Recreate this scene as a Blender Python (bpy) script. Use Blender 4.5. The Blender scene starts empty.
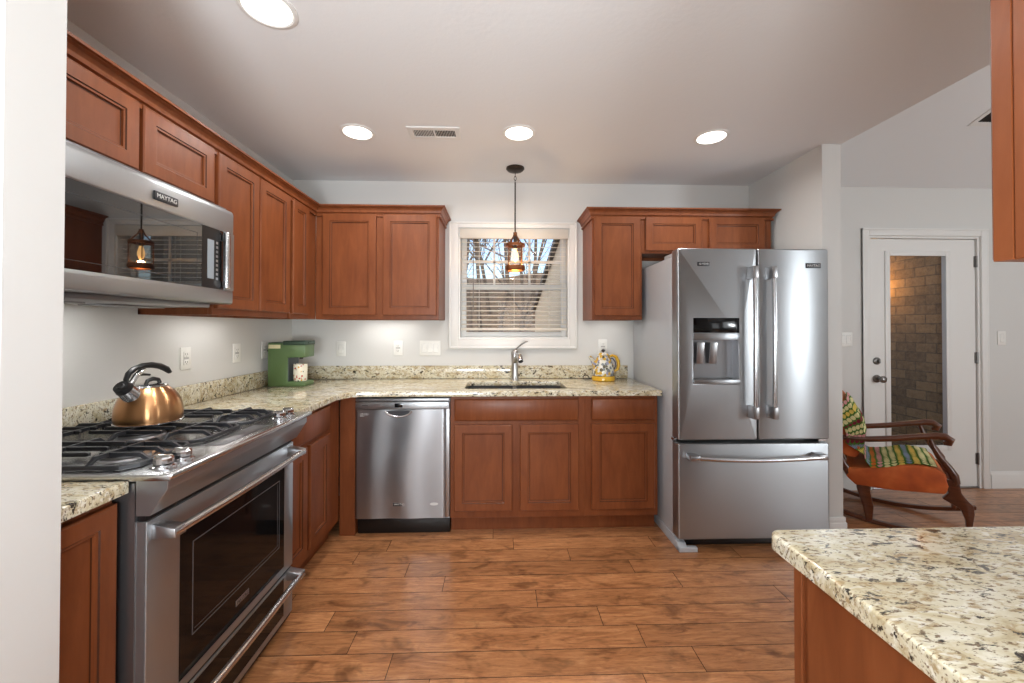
import bpy, bmesh, math, random
from math import pi, sin, cos, radians, sqrt
from mathutils import Vector, Matrix

S = bpy.context.scene
C = S.collection
random.seed(7)

# ------------------------------------------------------------------ camera
H_EYE = 1.3147
def make_camera():
    yaw, pit, rol = 0.0309, 0.0099, 0.0011
    F = Vector((sin(yaw)*cos(pit), cos(yaw)*cos(pit), sin(pit)))
    R = Vector((cos(yaw), -sin(yaw), 0)); U = R.cross(F)
    R2 = R*cos(rol)+U*sin(rol); U2 = U*cos(rol)-R*sin(rol)
    cam = bpy.data.cameras.new('camera'); o = bpy.data.objects.new('camera', cam); C.objects.link(o)
    cam.sensor_fit = 'HORIZONTAL'; cam.sensor_width = 36; cam.lens = 399.03/1024*36
    cam.shift_y = -17.755/1024; cam.clip_start = 0.02; cam.clip_end = 200
    m = Matrix((R2, U2, -F)).transposed().to_4x4(); m.translation = (0, 0, H_EYE)
    o.matrix_world = m
    S.camera = o
make_camera()

# ------------------------------------------------------------------ world, exposure, large lights
S.view_settings.view_transform = 'Standard'
S.view_settings.look = 'None'
S.view_settings.exposure = -0.10
S.view_settings.gamma = 1.0
S.view_settings.use_curve_mapping = False
S.cycles.use_denoising = True
S.cycles.max_bounces = 8
S.cycles.diffuse_bounces = 5
S.cycles.glossy_bounces = 5
S.cycles.transparent_max_bounces = 12
S.cycles.caustics_reflective = False
S.cycles.caustics_refractive = False
S.cycles.sample_clamp_indirect = 6.0

W = bpy.data.worlds.new('world'); S.world = W; W.use_nodes = True
nt = W.node_tree; nt.nodes.clear()
wo = nt.nodes.new('ShaderNodeOutputWorld'); bg = nt.nodes.new('ShaderNodeBackground')
sky = nt.nodes.new('ShaderNodeTexSky'); sky.sky_type = 'NISHITA'; sky.sun_disc = False
sky.sun_elevation = radians(35); sky.sun_rotation = radians(200); sky.air_density = 1.0; sky.dust_density = 2.5
bg.inputs['Strength'].default_value = 0.32
nt.links.new(sky.outputs[0], bg.inputs['Color']); nt.links.new(bg.outputs[0], wo.inputs['Surface'])

def lin(r, g, b):
    f = lambda c: (c/255/12.92) if c/255 <= 0.04045 else ((c/255+0.055)/1.055)**2.4
    return (f(r), f(g), f(b), 1.0)

def area(name, loc, direction, sx, sy, power, col=(1, 1, 1), shape='RECTANGLE', spread=180):
    l = bpy.data.lights.new(name, 'AREA'); l.shape = shape; l.size = sx; l.size_y = sy
    l.energy = power; l.color = col; l.spread = radians(spread)
    o = bpy.data.objects.new(name, l); C.objects.link(o); o.location = loc
    o.rotation_euler = Vector(direction).to_track_quat('-Z', 'Y').to_euler()
    return o
WARM = (1.0, 0.985, 0.96)
# area lights added behind and beside the kitchen in place of unseen windows
COOL = (0.905, 0.965, 1.0)
for nm_, x_, w_, p_ in (('a', -1.75, 0.9, 22), ('b', 0.7, 1.5, 18), ('c', 4.6, 1.0, 12)):
    area('added_rear_fill_'+nm_, (x_, -3.9, 1.35), (0, 1, 0.15), w_, 2.0, p_, COOL)
area('added_side_fill', (5.55, -1.9, 1.5), (-1, 0.4, 0.0), 2.2, 1.7, 40, COOL)
# unseen fill lights added to brighten the ceilings and the next room
area('ceiling_fill', (-0.45, -0.9, 1.05), (0.05, 0.6, 1), 0.7, 0.7, 78, COOL, 'DISK')
area('ceiling_fill_rear', (0.6, -1.3, 1.0), (-0.1, 0.6, 1), 0.7, 0.7, 50, COOL, 'DISK')
area('next_room_fill', (4.3, -0.6, 1.4), (-0.1, 1.2, 0.6), 0.6, 0.6, 42, COOL, 'DISK')
sun = bpy.data.lights.new('sun', 'SUN'); sun.energy = 0.9; sun.angle = radians(2); sun.color = (1, 0.95, 0.88)
so = bpy.data.objects.new('sun', sun); C.objects.link(so)
so.rotation_euler = Vector((0.35, 0.8, -0.75)).to_track_quat('-Z', 'Y').to_euler()
LAMP_W = 6.2

# ------------------------------------------------------------------ mesh helper
class MB:
    def __init__(s): s.bm = bmesh.new(); s.mi = 0
    def _new(s, f0):
        fs = s.bm.faces[:] if f0 is None else [f for f in s.bm.faces if f not in f0]
        for f in fs: f.material_index = s.mi
    def box(s, x0, x1, y0, y1, z0, z1, bev=0, seg=2):
        bm = s.bm
        vs = [bm.verts.new((x, y, z)) for z in (z0, z1) for y in (y0, y1) for x in (x0, x1)]
        q = [(0, 2, 3, 1), (4, 5, 7, 6), (0, 1, 5, 4), (2, 6, 7, 3), (0, 4, 6, 2), (1, 3, 7, 5)]
        fs = [bm.faces.new([vs[i] for i in f]) for f in q]
        for f in fs: f.material_index = s.mi
        if bev > 0:
            es = list({e for f in fs for e in f.edges})
            r = bmesh.ops.bevel(bm, geom=es, offset=bev, segments=seg, profile=0.5, affect='EDGES')
            for f in r['faces']: f.material_index = s.mi
        return s
    def prism(s, poly, axis, a, b, bev=0, seg=2):
        """poly: 2D points; axis 'x' -> (y,z), 'y' -> (x,z), 'z' -> (x,y); extruded from a to b."""
        bm = s.bm
        def P(p, t): return {'x': (t, p[0], p[1]), 'y': (p[0], t, p[1]), 'z': (p[0], p[1], t)}[axis]
        A = [bm.verts.new(P(p, a)) for p in poly]; B = [bm.verts.new(P(p, b)) for p in poly]
        n = len(poly); fs = [bm.faces.new(A), bm.faces.new(B[::-1])]
        for i in range(n): fs.append(bm.faces.new((A[i], B[i], B[(i+1) % n], A[(i+1) % n])))
        for f in fs: f.material_index = s.mi
        bmesh.ops.recalc_face_normals(bm, faces=fs)
        if bev > 0:
            es = list({e for f in fs for e in f.edges})
            r = bmesh.ops.bevel(bm, geom=es, offset=bev, segments=seg, profile=0.5, affect='EDGES')
            for f in r['faces']: f.material_index = s.mi
        return s
    def tube(s, pts, r, n=12, closed=False, flat=None, up=None):
        bm = s.bm; pts = [Vector(p) for p in pts]; N = len(pts)
        rs = r if isinstance(r, (list, tuple)) else [r]*N
        rings = []; prev = None
        for i, p in enumerate(pts):
            if closed: t = pts[(i+1) % N]-pts[i-1]
            else: t = pts[min(i+1, N-1)]-pts[max(i-1, 0)]
            t.normalize()
            if prev is None:
                a = Vector(up) if up else (Vector((0, 0, 1)) if abs(t.z) < 0.9 else Vector((1, 0, 0)))
                u = t.cross(a).normalized()
            else:
                u = prev-t*prev.dot(t)
                u = u.normalized() if u.length > 1e-6 else t.orthogonal().normalized()
            prev = u; v = t.cross(u)
            k = flat if flat else 1.0
            rings.append([bm.verts.new(p+u*cos(2*pi*j/n)*rs[i]+v*sin(2*pi*j/n)*rs[i]*k) for j in range(n)])
        fs = []
        for i in range(N if closed else N-1):
            A, B = rings[i], rings[(i+1) % N]
            for j in range(n): fs.append(bm.faces.new((A[j], A[(j+1) % n], B[(j+1) % n], B[j])))
        if not closed:
            fs.append(bm.faces.new(rings[0][::-1])); fs.append(bm.faces.new(rings[-1]))
        for f in fs: f.material_index = s.mi
        bmesh.ops.recalc_face_normals(bm, faces=fs)
        return s
    def cyl(s, a, b, r, r2=None, n=24): return s.tube([a, b], [r, r2 if r2 is not None else r], n)
    def lathe(s, prof, c=(0, 0, 0), n=40, M=None):
        """prof: (radius, height) pairs about +Z; M optional matrix applied before offset c."""
        bm = s.bm; c = Vector(c); rings = []
        for r, z in prof:
            if r < 1e-6:
                v = Vector((0, 0, z)); v = M @ v if M else v
                rings.append([bm.verts.new(v+c)])
            else:
                ring = []
                for j in range(n):
                    v = Vector((r*cos(2*pi*j/n), r*sin(2*pi*j/n), z)); v = M @ v if M else v
                    ring.append(bm.verts.new(v+c))
                rings.append(ring)
        fs = []
        for A, B in zip(rings, rings[1:]):
            if len(A) == 1 and len(B) == 1: continue
            for j in range(n):
                k = (j+1) % n
                if len(A) == 1: fs.append(bm.faces.new((A[0], B[k], B[j])))
                elif len(B) == 1: fs.append(bm.faces.new((A[j], A[k], B[0])))
                else: fs.append(bm.faces.new((A[j], A[k], B[k], B[j])))
        for f in fs: f.material_index = s.mi
        bmesh.ops.recalc_face_normals(bm, faces=fs)
        return s
    def slab(s, outer, holes, z0, z1, bev=0.004, seg=2, M=None):
        """plate with holes in the xy plane from z0 to z1, top rim rounded; M maps it elsewhere."""
        bm = bmesh.new(); es = []
        for loop in [outer]+list(holes):
            vs = [bm.verts.new((p[0], p[1], z1)) for p in loop]
            es += [bm.edges.new((vs[i], vs[(i+1) % len(vs)])) for i in range(len(vs))]
        bmesh.ops.triangle_fill(bm, use_beauty=True, use_dissolve=False, edges=es)
        r = bmesh.ops.extrude_face_region(bm, geom=bm.faces[:])
        for v in [g for g in r['geom'] if isinstance(g, bmesh.types.BMVert)]: v.co.z = z0
        bmesh.ops.recalc_face_normals(bm, faces=bm.faces[:])
        if bev > 0:
            rim = [e for e in bm.edges if len(e.link_faces) == 2 and e.calc_face_angle(0) > 1.0 and
                   all(abs(v.co.z-z1) < 1e-6 for v in e.verts)]
            bmesh.ops.bevel(bm, geom=rim, offset=bev, segments=seg, profile=0.5, affect='EDGES')
        for f in bm.faces: f.material_index = s.mi
        if M is not None: bm.transform(M)
        me = bpy.data.meshes.new('tmp'); bm.to_mesh(me); bm.free(); s.bm.from_mesh(me); bpy.data.meshes.remove(me)
        return s
    def grid(s, fn, nu, nv, closed_u=False):
        bm = s.bm
        V = [[bm.verts.new(fn(i/(nu if closed_u else nu-1), j/(nv-1))) for j in range(nv)] for i in range(nu)]
        for i in range(nu if closed_u else nu-1):
            for j in range(nv-1):
                f = bm.faces.new((V[i][j], V[(i+1) % nu][j], V[(i+1) % nu][j+1], V[i][j+1])); f.material_index = s.mi
        return s
    def build(s, name, mats, parent=None, loc=None, rot=None, smooth=35, kind=None):
        me = bpy.data.meshes.new(name)
        s.bm.normal_update(); s.bm.to_mesh(me); s.bm.free()
        for m in (mats if isinstance(mats, (list, tuple)) else [mats]): me.materials.append(m)
        if smooth:
            for p in me.polygons: p.use_smooth = True
            me.set_sharp_from_angle(angle=radians(smooth))
        o = bpy.data.objects.new(name, me); C.objects.link(o)
        if parent is not None: o.parent = parent
        if loc is not None: o.location = loc
        if rot is not None: o.rotation_euler = rot
        if kind: o['kind'] = kind
        return o

def thing(name, label, cat, loc=(0, 0, 0), rz=0.0, group=None):
    o = bpy.data.objects.new(name, None); C.objects.link(o); o.empty_display_size = 0.05
    o.location = loc; o.rotation_euler = (0, 0, rz); o['label'] = label; o['category'] = cat
    if group: o['group'] = group
    return o
def tag(o, label, cat, group=None):
    o['label'] = label; o['category'] = cat
    if group: o['group'] = group
    return o
def structure(name, mb, m, label=None, parent=None, smooth=35):
    o = mb.build(name, m, parent, smooth=smooth)
    if parent is None: o['kind'] = 'structure'
    if label: o['label'] = label
    return o
def lettering(text, size, m, parent, loc, rot, name='lettering', depth=0.0006):
    cu = bpy.data.curves.new(name, 'FONT'); cu.body = text; cu.size = size; cu.extrude = depth
    cu.align_x = 'CENTER'; cu.align_y = 'CENTER'
    t = bpy.data.objects.new('tmp_text', cu); C.objects.link(t)
    dg = bpy.context.evaluated_depsgraph_get()
    me = bpy.data.meshes.new_from_object(t.evaluated_get(dg)); bpy.data.objects.remove(t)
    me.name = name; me.materials.clear(); me.materials.append(m)
    o = bpy.data.objects.new(name, me); C.objects.link(o); o.parent = parent
    o.location = loc; o.rotation_euler = rot
    return o

# ------------------------------------------------------------------ materials
def mat(name, col, rough=0.5, metal=0.0, spec=0.5, coat=0.0, emis=None, estr=0.0, coat_r=0.1):
    m = bpy.data.materials.new(name); m.use_nodes = True
    b = m.node_tree.nodes['Principled BSDF']
    b.inputs['Base Color'].default_value = col; b.inputs['Roughness'].default_value = rough
    b.inputs['Metallic'].default_value = metal; b.inputs['Specular IOR Level'].default_value = spec
    b.inputs['Coat Weight'].default_value = coat; b.inputs['Coat Roughness'].default_value = coat_r
    if emis: b.inputs['Emission Color'].default_value = emis; b.inputs['Emission Strength'].default_value = estr
    return m
def N(m, t, **kw):
    n = m.node_tree.nodes.new(t)
    for k, v in kw.items(): setattr(n, k, v)
    return n
def L(m, a, b): m.node_tree.links.new(a, b)
def coords(m, scale=(1, 1, 1), rot=(0, 0, 0), kind='Object', rnd=False):
    tc = N(m, 'ShaderNodeTexCoord'); mp = N(m, 'ShaderNodeMapping')
    mp.inputs['Scale'].default_value = scale; mp.inputs['Rotation'].default_value = rot
    if rnd:
        oi = N(m, 'ShaderNodeObjectInfo'); mul = N(m, 'ShaderNodeMath', operation='MULTIPLY'); mul.inputs[1].default_value = 37.0
        va = N(m, 'ShaderNodeVectorMath', operation='ADD')
        L(m, oi.outputs['Random'], mul.inputs[0]); L(m, tc.outputs[kind], va.inputs[0]); L(m, mul.outputs[0], va.inputs[1])
        L(m, va.outputs[0], mp.inputs['Vector'])
    else: L(m, tc.outputs[kind], mp.inputs['Vector'])
    return mp.outputs[0]
def noise(m, vec, scale, detail=4, rough=0.5, dist=0.0):
    n = N(m, 'ShaderNodeTexNoise'); n.inputs['Scale'].default_value = scale; n.inputs['Detail'].default_value = detail
    n.inputs['Roughness'].default_value = rough; n.inputs['Distortion'].default_value = dist
    if vec is not None: L(m, vec, n.inputs['Vector'])
    return n.outputs['Fac']
def ramp(m, fac, stops, interp='LINEAR'):
    r = N(m, 'ShaderNodeValToRGB'); r.color_ramp.interpolation = interp
    el = r.color_ramp.elements
    el[0].position, el[0].color = stops[0]; el[1].position, el[1].color = stops[-1]
    for p, c in stops[1:-1]: e = el.new(p); e.color = c
    L(m, fac, r.inputs['Fac']); return r.outputs['Color']
def mix(m, fac, a, b, mode='MIX'):
    n = N(m, 'ShaderNodeMix', data_type='RGBA', blend_type=mode)
    for inp, v in ((n.inputs[0], fac), (n.inputs[6], a), (n.inputs[7], b)):
        if isinstance(v, (int, float)): inp.default_value = v
        elif isinstance(v, tuple): inp.default_value = v
        else: L(m, v, inp)
    return n.outputs[2]
def bump(m, height, strength, dist=0.01):
    b = N(m, 'ShaderNodeBump'); b.inputs['Strength'].default_value = strength; b.inputs['Distance'].default_value = dist
    L(m, height, b.inputs['Height']); L(m, b.outputs[0], m.node_tree.nodes['Principled BSDF'].inputs['Normal'])
def base(m): return m.node_tree.nodes['Principled BSDF'].inputs['Base Color']

def wood_mat(name, c1, c2, c3, grain=(9, 9, 1.6), rough=0.40, coat=0.06):
    m = mat(name, c1, rough, coat=coat, coat_r=0.2, spec=0.32)
    v = coords(m, grain, rnd=True)
    g = noise(m, v, 3.0, 6, 0.6, 0.6)
    col = ramp(m, g, [(0.28, c1), (0.5, c2), (0.75, c3)])
    v2 = coords(m, (3, 3, 1.2), rnd=True); blot = noise(m, v2, 2.2, 3)
    col = mix(m, 0.35, col, ramp(m, blot, [(0.3, c1), (0.7, c3)]))
    L(m, col, base(m))
    return m
M_WOOD = wood_mat('reddish brown maple', lin(105, 54, 28), lin(122, 66, 35), lin(137, 79, 45))
M_DOORGRV = wood_mat('dark brown in the door grooves', lin(58, 28, 14), lin(66, 33, 17), lin(76, 39, 20))  # darker brown for the groove steps of each door panel
M_WOODH = M_WOOD
M_DARKWOOD = wood_mat('dark rosewood stain', lin(66, 34, 20), lin(92, 50, 31), lin(116, 66, 42), grain=(2.0, 14, 14), rough=0.3, coat=0.4)
M_WALL = mat('light grey wall paint', lin(212, 211, 208), 0.75, spec=0.2)
b_ = noise(M_WALL, coords(M_WALL), 180, 3); bump(M_WALL, b_, 0.06, 0.002)
M_CEIL = mat('ceiling paint', lin(228, 229, 230), 0.9, spec=0.1)
b_ = noise(M_CEIL, coords(M_CEIL), 45, 5, 0.6); bump(M_CEIL, b_, 0.25, 0.004)
M_TRIM = mat('white trim paint', lin(226, 225, 222), 0.4)
M_PLASTIC = mat('white plastic', lin(232, 231, 226), 0.35)
M_SHADOWP = mat('grey plastic', lin(176, 175, 172), 0.5)  # grey drawn as the shaded gap on outlet plates
M_BLIND = mat('cream white blind', lin(240, 236, 228), 0.45)
def _tl():
    m = M_BLIND; p = m.node_tree.nodes['Principled BSDF']; out = m.node_tree.nodes['Material Output']
    t = N(m, 'ShaderNodeBsdfTranslucent'); t.inputs['Color'].default_value = lin(245, 238, 226); x = N(m, 'ShaderNodeMixShader'); x.inputs[0].default_value = 0.4
    L(m, p.outputs[0], x.inputs[1]); L(m, t.outputs[0], x.inputs[2]); L(m, x.outputs[0], out.inputs['Surface'])
_tl()
M_BLACK = mat('black plastic', lin(16, 16, 17), 0.35)
M_SLOT = mat('dark slot', lin(30, 29, 28), 0.6)
M_IRON = mat('black cast iron', lin(38, 39, 43), 0.4, spec=0.6)
M_BRONZE = mat('dark bronze', lin(62, 54, 48), 0.45, metal=0.7)
M_BRZGLOW = mat('bronze with lamp glow', lin(118, 70, 38), 0.4, metal=0.75)  # lantern bronze with its amber lamplight put into the colour
M_CHROME = mat('chrome', (0.72, 0.72, 0.73, 1), 0.12, metal=1.0)
M_NICKEL = mat('brushed nickel', (0.45, 0.44, 0.43, 1), 0.3, metal=1.0)
M_KNOBN = mat('dark nickel', (0.22, 0.21, 0.20, 1), 0.3, metal=1.0)

def steel_mat(name, col, rough, stretch, bstr=0.08, metal=0.9, aniso=0.75):
    m = mat(name, col, rough, metal=metal)
    p = m.node_tree.nodes['Principled BSDF']; p.inputs['Anisotropic'].default_value = aniso
    cb = N(m, 'ShaderNodeCombineXYZ')
    for i, v in enumerate((0.03, 0.02, 1.0)): cb.inputs[i].default_value = v
    L(m, cb.outputs[0], p.inputs['Tangent'])
    h = noise(m, coords(m, stretch, rnd=True), 1.0, 2); bump(m, h, bstr, 0.002)
    return m
M_STEEL = steel_mat('brushed stainless steel', (0.38, 0.395, 0.41, 1), 0.34, (10, 10, 900), 0.06)
M_STEELW = steel_mat('wavy stainless steel', (0.37, 0.38, 0.40, 1), 0.30, (10, 10, 900), 0.04, 0.97, 0.85)
M_STEELD = steel_mat('dark stainless steel', (0.26, 0.26, 0.27, 1), 0.34, (10, 10, 900), 0.05)
M_STEELS = mat('smooth steel', (0.60, 0.61, 0.62, 1), 0.24, metal=1.0)
M_FSIDE = mat('silver grey painted steel', lin(176, 179, 183), 0.4, metal=0.1)
M_DGLASS = mat('black oven glass', lin(15, 15, 16), 0.06, spec=0.2)
M_MWGLASS = mat('dark microwave glass', lin(14, 14, 15), 0.02, spec=0.9, coat=1.0, coat_r=0.01)
M_SINK = mat('dark grey sink', lin(82, 82, 84), 0.45, metal=0.4)
M_CAST = mat('grey cast handle', (0.42, 0.42, 0.43, 1), 0.35, metal=1.0)

def glass_mat(name, tint=(1, 1, 1, 1), refl=1.0):
    m = bpy.data.materials.new(name); m.use_nodes = True; t = m.node_tree; t.nodes.clear()
    out = N(m, 'ShaderNodeOutputMaterial'); mx = N(m, 'ShaderNodeMixShader'); tr = N(m, 'ShaderNodeBsdfTransparent')
    gl = N(m, 'ShaderNodeBsdfGlossy'); lw = N(m, 'ShaderNodeLayerWeight'); lw.inputs['Blend'].default_value = 0.5
    pw = N(m, 'ShaderNodeMath', operation='POWER'); pw.inputs[1].default_value = 5.0; L(m, lw.outputs['Facing'], pw.inputs[0])
    fr = N(m, 'ShaderNodeMath', operation='MULTIPLY_ADD'); fr.inputs[1].default_value = 0.9; fr.inputs[2].default_value = 0.03; L(m, pw.outputs[0], fr.inputs[0])
    tr.inputs['Color'].default_value = tint; gl.inputs['Roughness'].default_value = 0.01
    L(m, fr.outputs[0], mx.inputs[0]); L(m, tr.outputs[0], mx.inputs[1]); L(m, gl.outputs[0], mx.inputs[2]); L(m, mx.outputs[0], out.inputs[0])
    return m
M_GLASS = glass_mat('clear glass')
M_AMBER = glass_mat('lantern glass', (1.0, 0.93, 0.84, 1))

def granite_mat():
    m = mat('cream speckled granite', lin(205, 190, 150), 0.13, spec=0.5, coat=0.25, coat_r=0.05)
    v = coords(m, (1.0, 2.3, 1.6), rot=(0.0, 0.3, radians(20)))
    big = noise(m, v, 8, 5, 0.62, 0.8)
    col = ramp(m, big, [(0.30, lin(172, 154, 120)), (0.44, lin(202, 191, 160)), (0.56, lin(216, 210, 187)), (0.75, lin(226, 223, 209))])
    mid = noise(m, v, 30, 4, 0.65, 0.4)
    col = mix(m, ramp(m, mid, [(0.53, (0, 0, 0, 1)), (0.64, (.8, .8, .8, 1))]), col, lin(160, 134, 92))
    pale = noise(m, v, 26, 3, 0.5, 1.2)
    col = mix(m, ramp(m, pale, [(0.56, (0, 0, 0, 1)), (0.66, (.8, .8, .8, 1))]), col, lin(230, 227, 214))
    fine = noise(m, v, 80, 3, 0.6, 0.2)
    col = mix(m, ramp(m, fine, [(0.56, (0, 0, 0, 1)), (0.63, (.85, .85, .85, 1))]), col, lin(104, 82, 60))
    dk = noise(m, v, 27, 6, 0.66, 0.5)
    col = mix(m, ramp(m, dk, [(0.575, (0, 0, 0, 1)), (0.62, (1, 1, 1, 1))]), col, lin(52, 46, 40))
    L(m, col, base(m))
    return m
M_GRANITE = granite_mat()

def floor_mat():
    m = mat('hand scraped hickory planks', lin(150, 92, 56), 0.30, spec=0.5, coat=0.35, coat_r=0.16)
    at = N(m, 'ShaderNodeAttribute', attribute_name='plank')
    tc = N(m, 'ShaderNodeTexCoord'); va = N(m, 'ShaderNodeVectorMath', operation='MULTIPLY_ADD')
    va.inputs[1].default_value = (13, 29, 7); L(m, at.outputs['Color'], va.inputs[0]); L(m, tc.outputs['Object'], va.inputs[2])
    mp = N(m, 'ShaderNodeMapping'); mp.inputs['Scale'].default_value = (1.6, 11, 1); L(m, va.outputs[0], mp.inputs[0])
    g = noise(m, mp.outputs[0], 3.0, 6, 0.62, 1.6)
    col = ramp(m, g, [(0.25, lin(116, 71, 43)), (0.42, lin(168, 112, 72)), (0.58, lin(190, 132, 88)), (0.8, lin(212, 158, 110))])
    mp2 = N(m, 'ShaderNodeMapping'); mp2.inputs['Scale'].default_value = (2.6, 5, 1); L(m, va.outputs[0], mp2.inputs[0])
    kn = noise(m, mp2.outputs[0], 2.4, 3, 0.6, 0.6)
    col = mix(m, ramp(m, kn, [(0.53, (0, 0, 0, 1)), (0.70, (.7, .7, .7, 1))]), col, lin(92, 54, 28))
    fg = noise(m, mp.outputs[0], 16.0, 5, 0.7, 0.8)
    col = mix(m, ramp(m, fg, [(0.50, (0, 0, 0, 1)), (0.72, (.5, .5, .5, 1))]), col, lin(96, 58, 32))
    sep = N(m, 'ShaderNodeSeparateColor'); L(m, at.outputs['Color'], sep.inputs[0])
    tint = ramp(m, sep.outputs[0], [(0, (0.78, 0.76, 0.72, 1)), (1, (1.12, 1.12, 1.10, 1))])
    col = mix(m, 1.0, col, tint, 'MULTIPLY')
    L(m, col, base(m))
    mp3 = N(m, 'ShaderNodeMapping'); mp3.inputs['Scale'].default_value = (22, 3, 1); L(m, va.outputs[0], mp3.inputs[0])
    sc = noise(m, mp3.outputs[0], 1.6, 3)
    bump(m, sc, 0.22, 0.006)
    return m
M_FLOOR = floor_mat()
M_GROOVE = mat('floor groove', lin(48, 26, 15), 0.7)

def brick_mat():
    m = mat('brown brick', lin(110, 84, 56), 0.85, spec=0.2)
    tc = N(m, 'ShaderNodeTexCoord'); sp = N(m, 'ShaderNodeSeparateXYZ'); cb = N(m, 'ShaderNodeCombineXYZ')
    L(m, tc.outputs['Object'], sp.inputs[0]); L(m, sp.outputs[1], cb.inputs[0]); L(m, sp.outputs[2], cb.inputs[1]); L(m, sp.outputs[0], cb.inputs[2])
    br = N(m, 'ShaderNodeTexBrick'); L(m, cb.outputs[0], br.inputs['Vector'])
    br.inputs['Scale'].default_value = 1.0; br.inputs['Brick Width'].default_value = 0.2; br.inputs['Row Height'].default_value = 0.097
    br.inputs['Mortar Size'].default_value = 0.006; br.inputs['Mortar Smooth'].default_value = 0.2; br.inputs['Bias'].default_value = -0.1
    br.inputs['Color1'].default_value = lin(168, 132, 88); br.inputs['Color2'].default_value = lin(92, 68, 44); br.inputs['Mortar'].default_value = lin(62, 52, 40)
    n = noise(m, coords(m), 22, 6, 0.75)
    col = mix(m, 0.5, br.outputs['Color'], ramp(m, n, [(0.3, lin(60, 44, 32)), (0.7, lin(170, 140, 100))]), 'MIX')
    L(m, col, base(m))
    return m
M_BRICK = brick_mat()

def copper_mat():
    m = mat('brushed copper', (0.53, 0.28, 0.13, 1), 0.28, metal=1.0)
    p = m.node_tree.nodes['Principled BSDF']; p.inputs['Anisotropic'].default_value = 0.85
    cb = N(m, 'ShaderNodeCombineXYZ')
    for i, v in enumerate((0.01, 0.01, 1.0)): cb.inputs[i].default_value = v
    L(m, cb.outputs[0], p.inputs['Tangent'])
    n = noise(m, coords(m, (5, 5, 300)), 1.0, 2); bump(m, n, 0.03, 0.002)
    return m
M_COPPER = copper_mat()
M_GREEN = mat('green plastic', lin(84, 108, 66), 0.35)
M_DGREEN = mat('dark green plastic', lin(46, 66, 52), 0.35)
M_CREAMP = mat('cream plastic', lin(208, 200, 160), 0.4)
M_YELLOW = mat('mustard yellow enamel', lin(212, 166, 38), 0.25, coat=0.5)
def pattern_mat(name, ground, cols, scale, thr, rough=0.25):
    m = mat(name, ground, rough, coat=0.5)
    v = coords(m, (1, 1, 1))
    vo = N(m, 'ShaderNodeTexVoronoi'); vo.inputs['Scale'].default_value = scale; L(m, v, vo.inputs['Vector'])
    sep = N(m, 'ShaderNodeSeparateColor'); L(m, vo.outputs['Color'], sep.inputs[0])
    stops = [((i+0.001)/len(cols), c) for i, c in enumerate(cols)]
    if len(stops) == 1: stops.append((1, cols[0]))
    pc = ramp(m, sep.outputs[0], stops, 'CONSTANT')
    lt = N(m, 'ShaderNodeMath', operation='LESS_THAN'); lt.inputs[1].default_value = thr; L(m, vo.outputs['Distance'], lt.inputs[0])
    L(m, mix(m, lt.outputs[0], ground, pc), base(m))
    return m
M_MUG = pattern_mat('cream mug with painted spots', lin(232, 226, 206), [lin(170, 60, 48), lin(232, 226, 206), lin(86, 96, 80), lin(214, 160, 60), lin(196, 70, 60), lin(232, 226, 206)], 62, 0.42)
M_FLORAL = pattern_mat('white enamel with painted flowers', lin(214, 212, 200), [lin(206, 168, 70), lin(120, 128, 130), lin(210, 205, 195), lin(92, 84, 62), lin(222, 220, 214), lin(150, 150, 172), lin(198, 156, 40), lin(120, 124, 128), lin(176, 168, 150)], 46, 0.62)
def velvet_mat():
    m = mat('orange velvet', lin(168, 74, 26), 0.7)
    n = noise(m, coords(m), 7, 3, 0.5)
    L(m, ramp(m, n, [(0.3, lin(158, 66, 22)), (0.55, lin(196, 92, 36)), (0.75, lin(222, 122, 60))]), base(m))
    b = m.node_tree.nodes['Principled BSDF']; b.inputs['Sheen Weight'].default_value = 0.5; b.inputs['Sheen Tint'].default_value = lin(255, 190, 130)
    return m
M_VELVET = velvet_mat()
def crochet_mat():
    m = mat('multicolour crochet yarn', lin(120, 150, 60), 0.9)
    tc = N(m, 'ShaderNodeTexCoord'); sp = N(m, 'ShaderNodeSeparateXYZ'); L(m, tc.outputs['UV'], sp.inputs[0])
    def op(kind, a, k=None):
        n = N(m, 'ShaderNodeMath', operation=kind)
        for i, q in enumerate((a, k)):
            if q is None: continue
            if isinstance(q, (int, float)): n.inputs[i].default_value = q
            else: L(m, q, n.inputs[i])
        return n.outputs[0]
    u = op('MULTIPLY', sp.outputs[0], 22.0); v = op('MULTIPLY', sp.outputs[1], 16.0)
    fu, ru = op('FLOOR', u), op('FRACT', u); half = op('MULTIPLY', op('MODULO', fu, 2.0), 0.5); v = op('ADD', v, half); rv = op('FRACT', v)
    wn = N(m, 'ShaderNodeTexWhiteNoise', noise_dimensions='1D'); L(m, op('ADD', fu, 3.7), wn.inputs['W'])
    cols = [lin(122, 26, 44), lin(226, 218, 160), lin(210, 118, 44), lin(128, 140, 164), lin(220, 156, 156), lin(226, 218, 160), lin(112, 22, 40), lin(220, 190, 90)]
    band = ramp(m, wn.outputs['Value'], [((i+.001)/len(cols), c) for i, c in enumerate(cols)], 'CONSTANT')
    du = op('ABSOLUTE', op('SUBTRACT', ru, 0.5)); dv = op('ABSOLUTE', op('SUBTRACT', rv, 0.5))
    d = op('SQRT', op('ADD', op('MULTIPLY', du, du), op('MULTIPLY', op('MULTIPLY', dv, dv), 0.8)))
    col = mix(m, op('LESS_THAN', d, 0.41), lin(70, 112, 36), band)
    L(m, col, base(m))
    return m
M_CROCHET = crochet_mat()
M_BARK = mat('grey bark', lin(104, 94, 84), 0.9)
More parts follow.
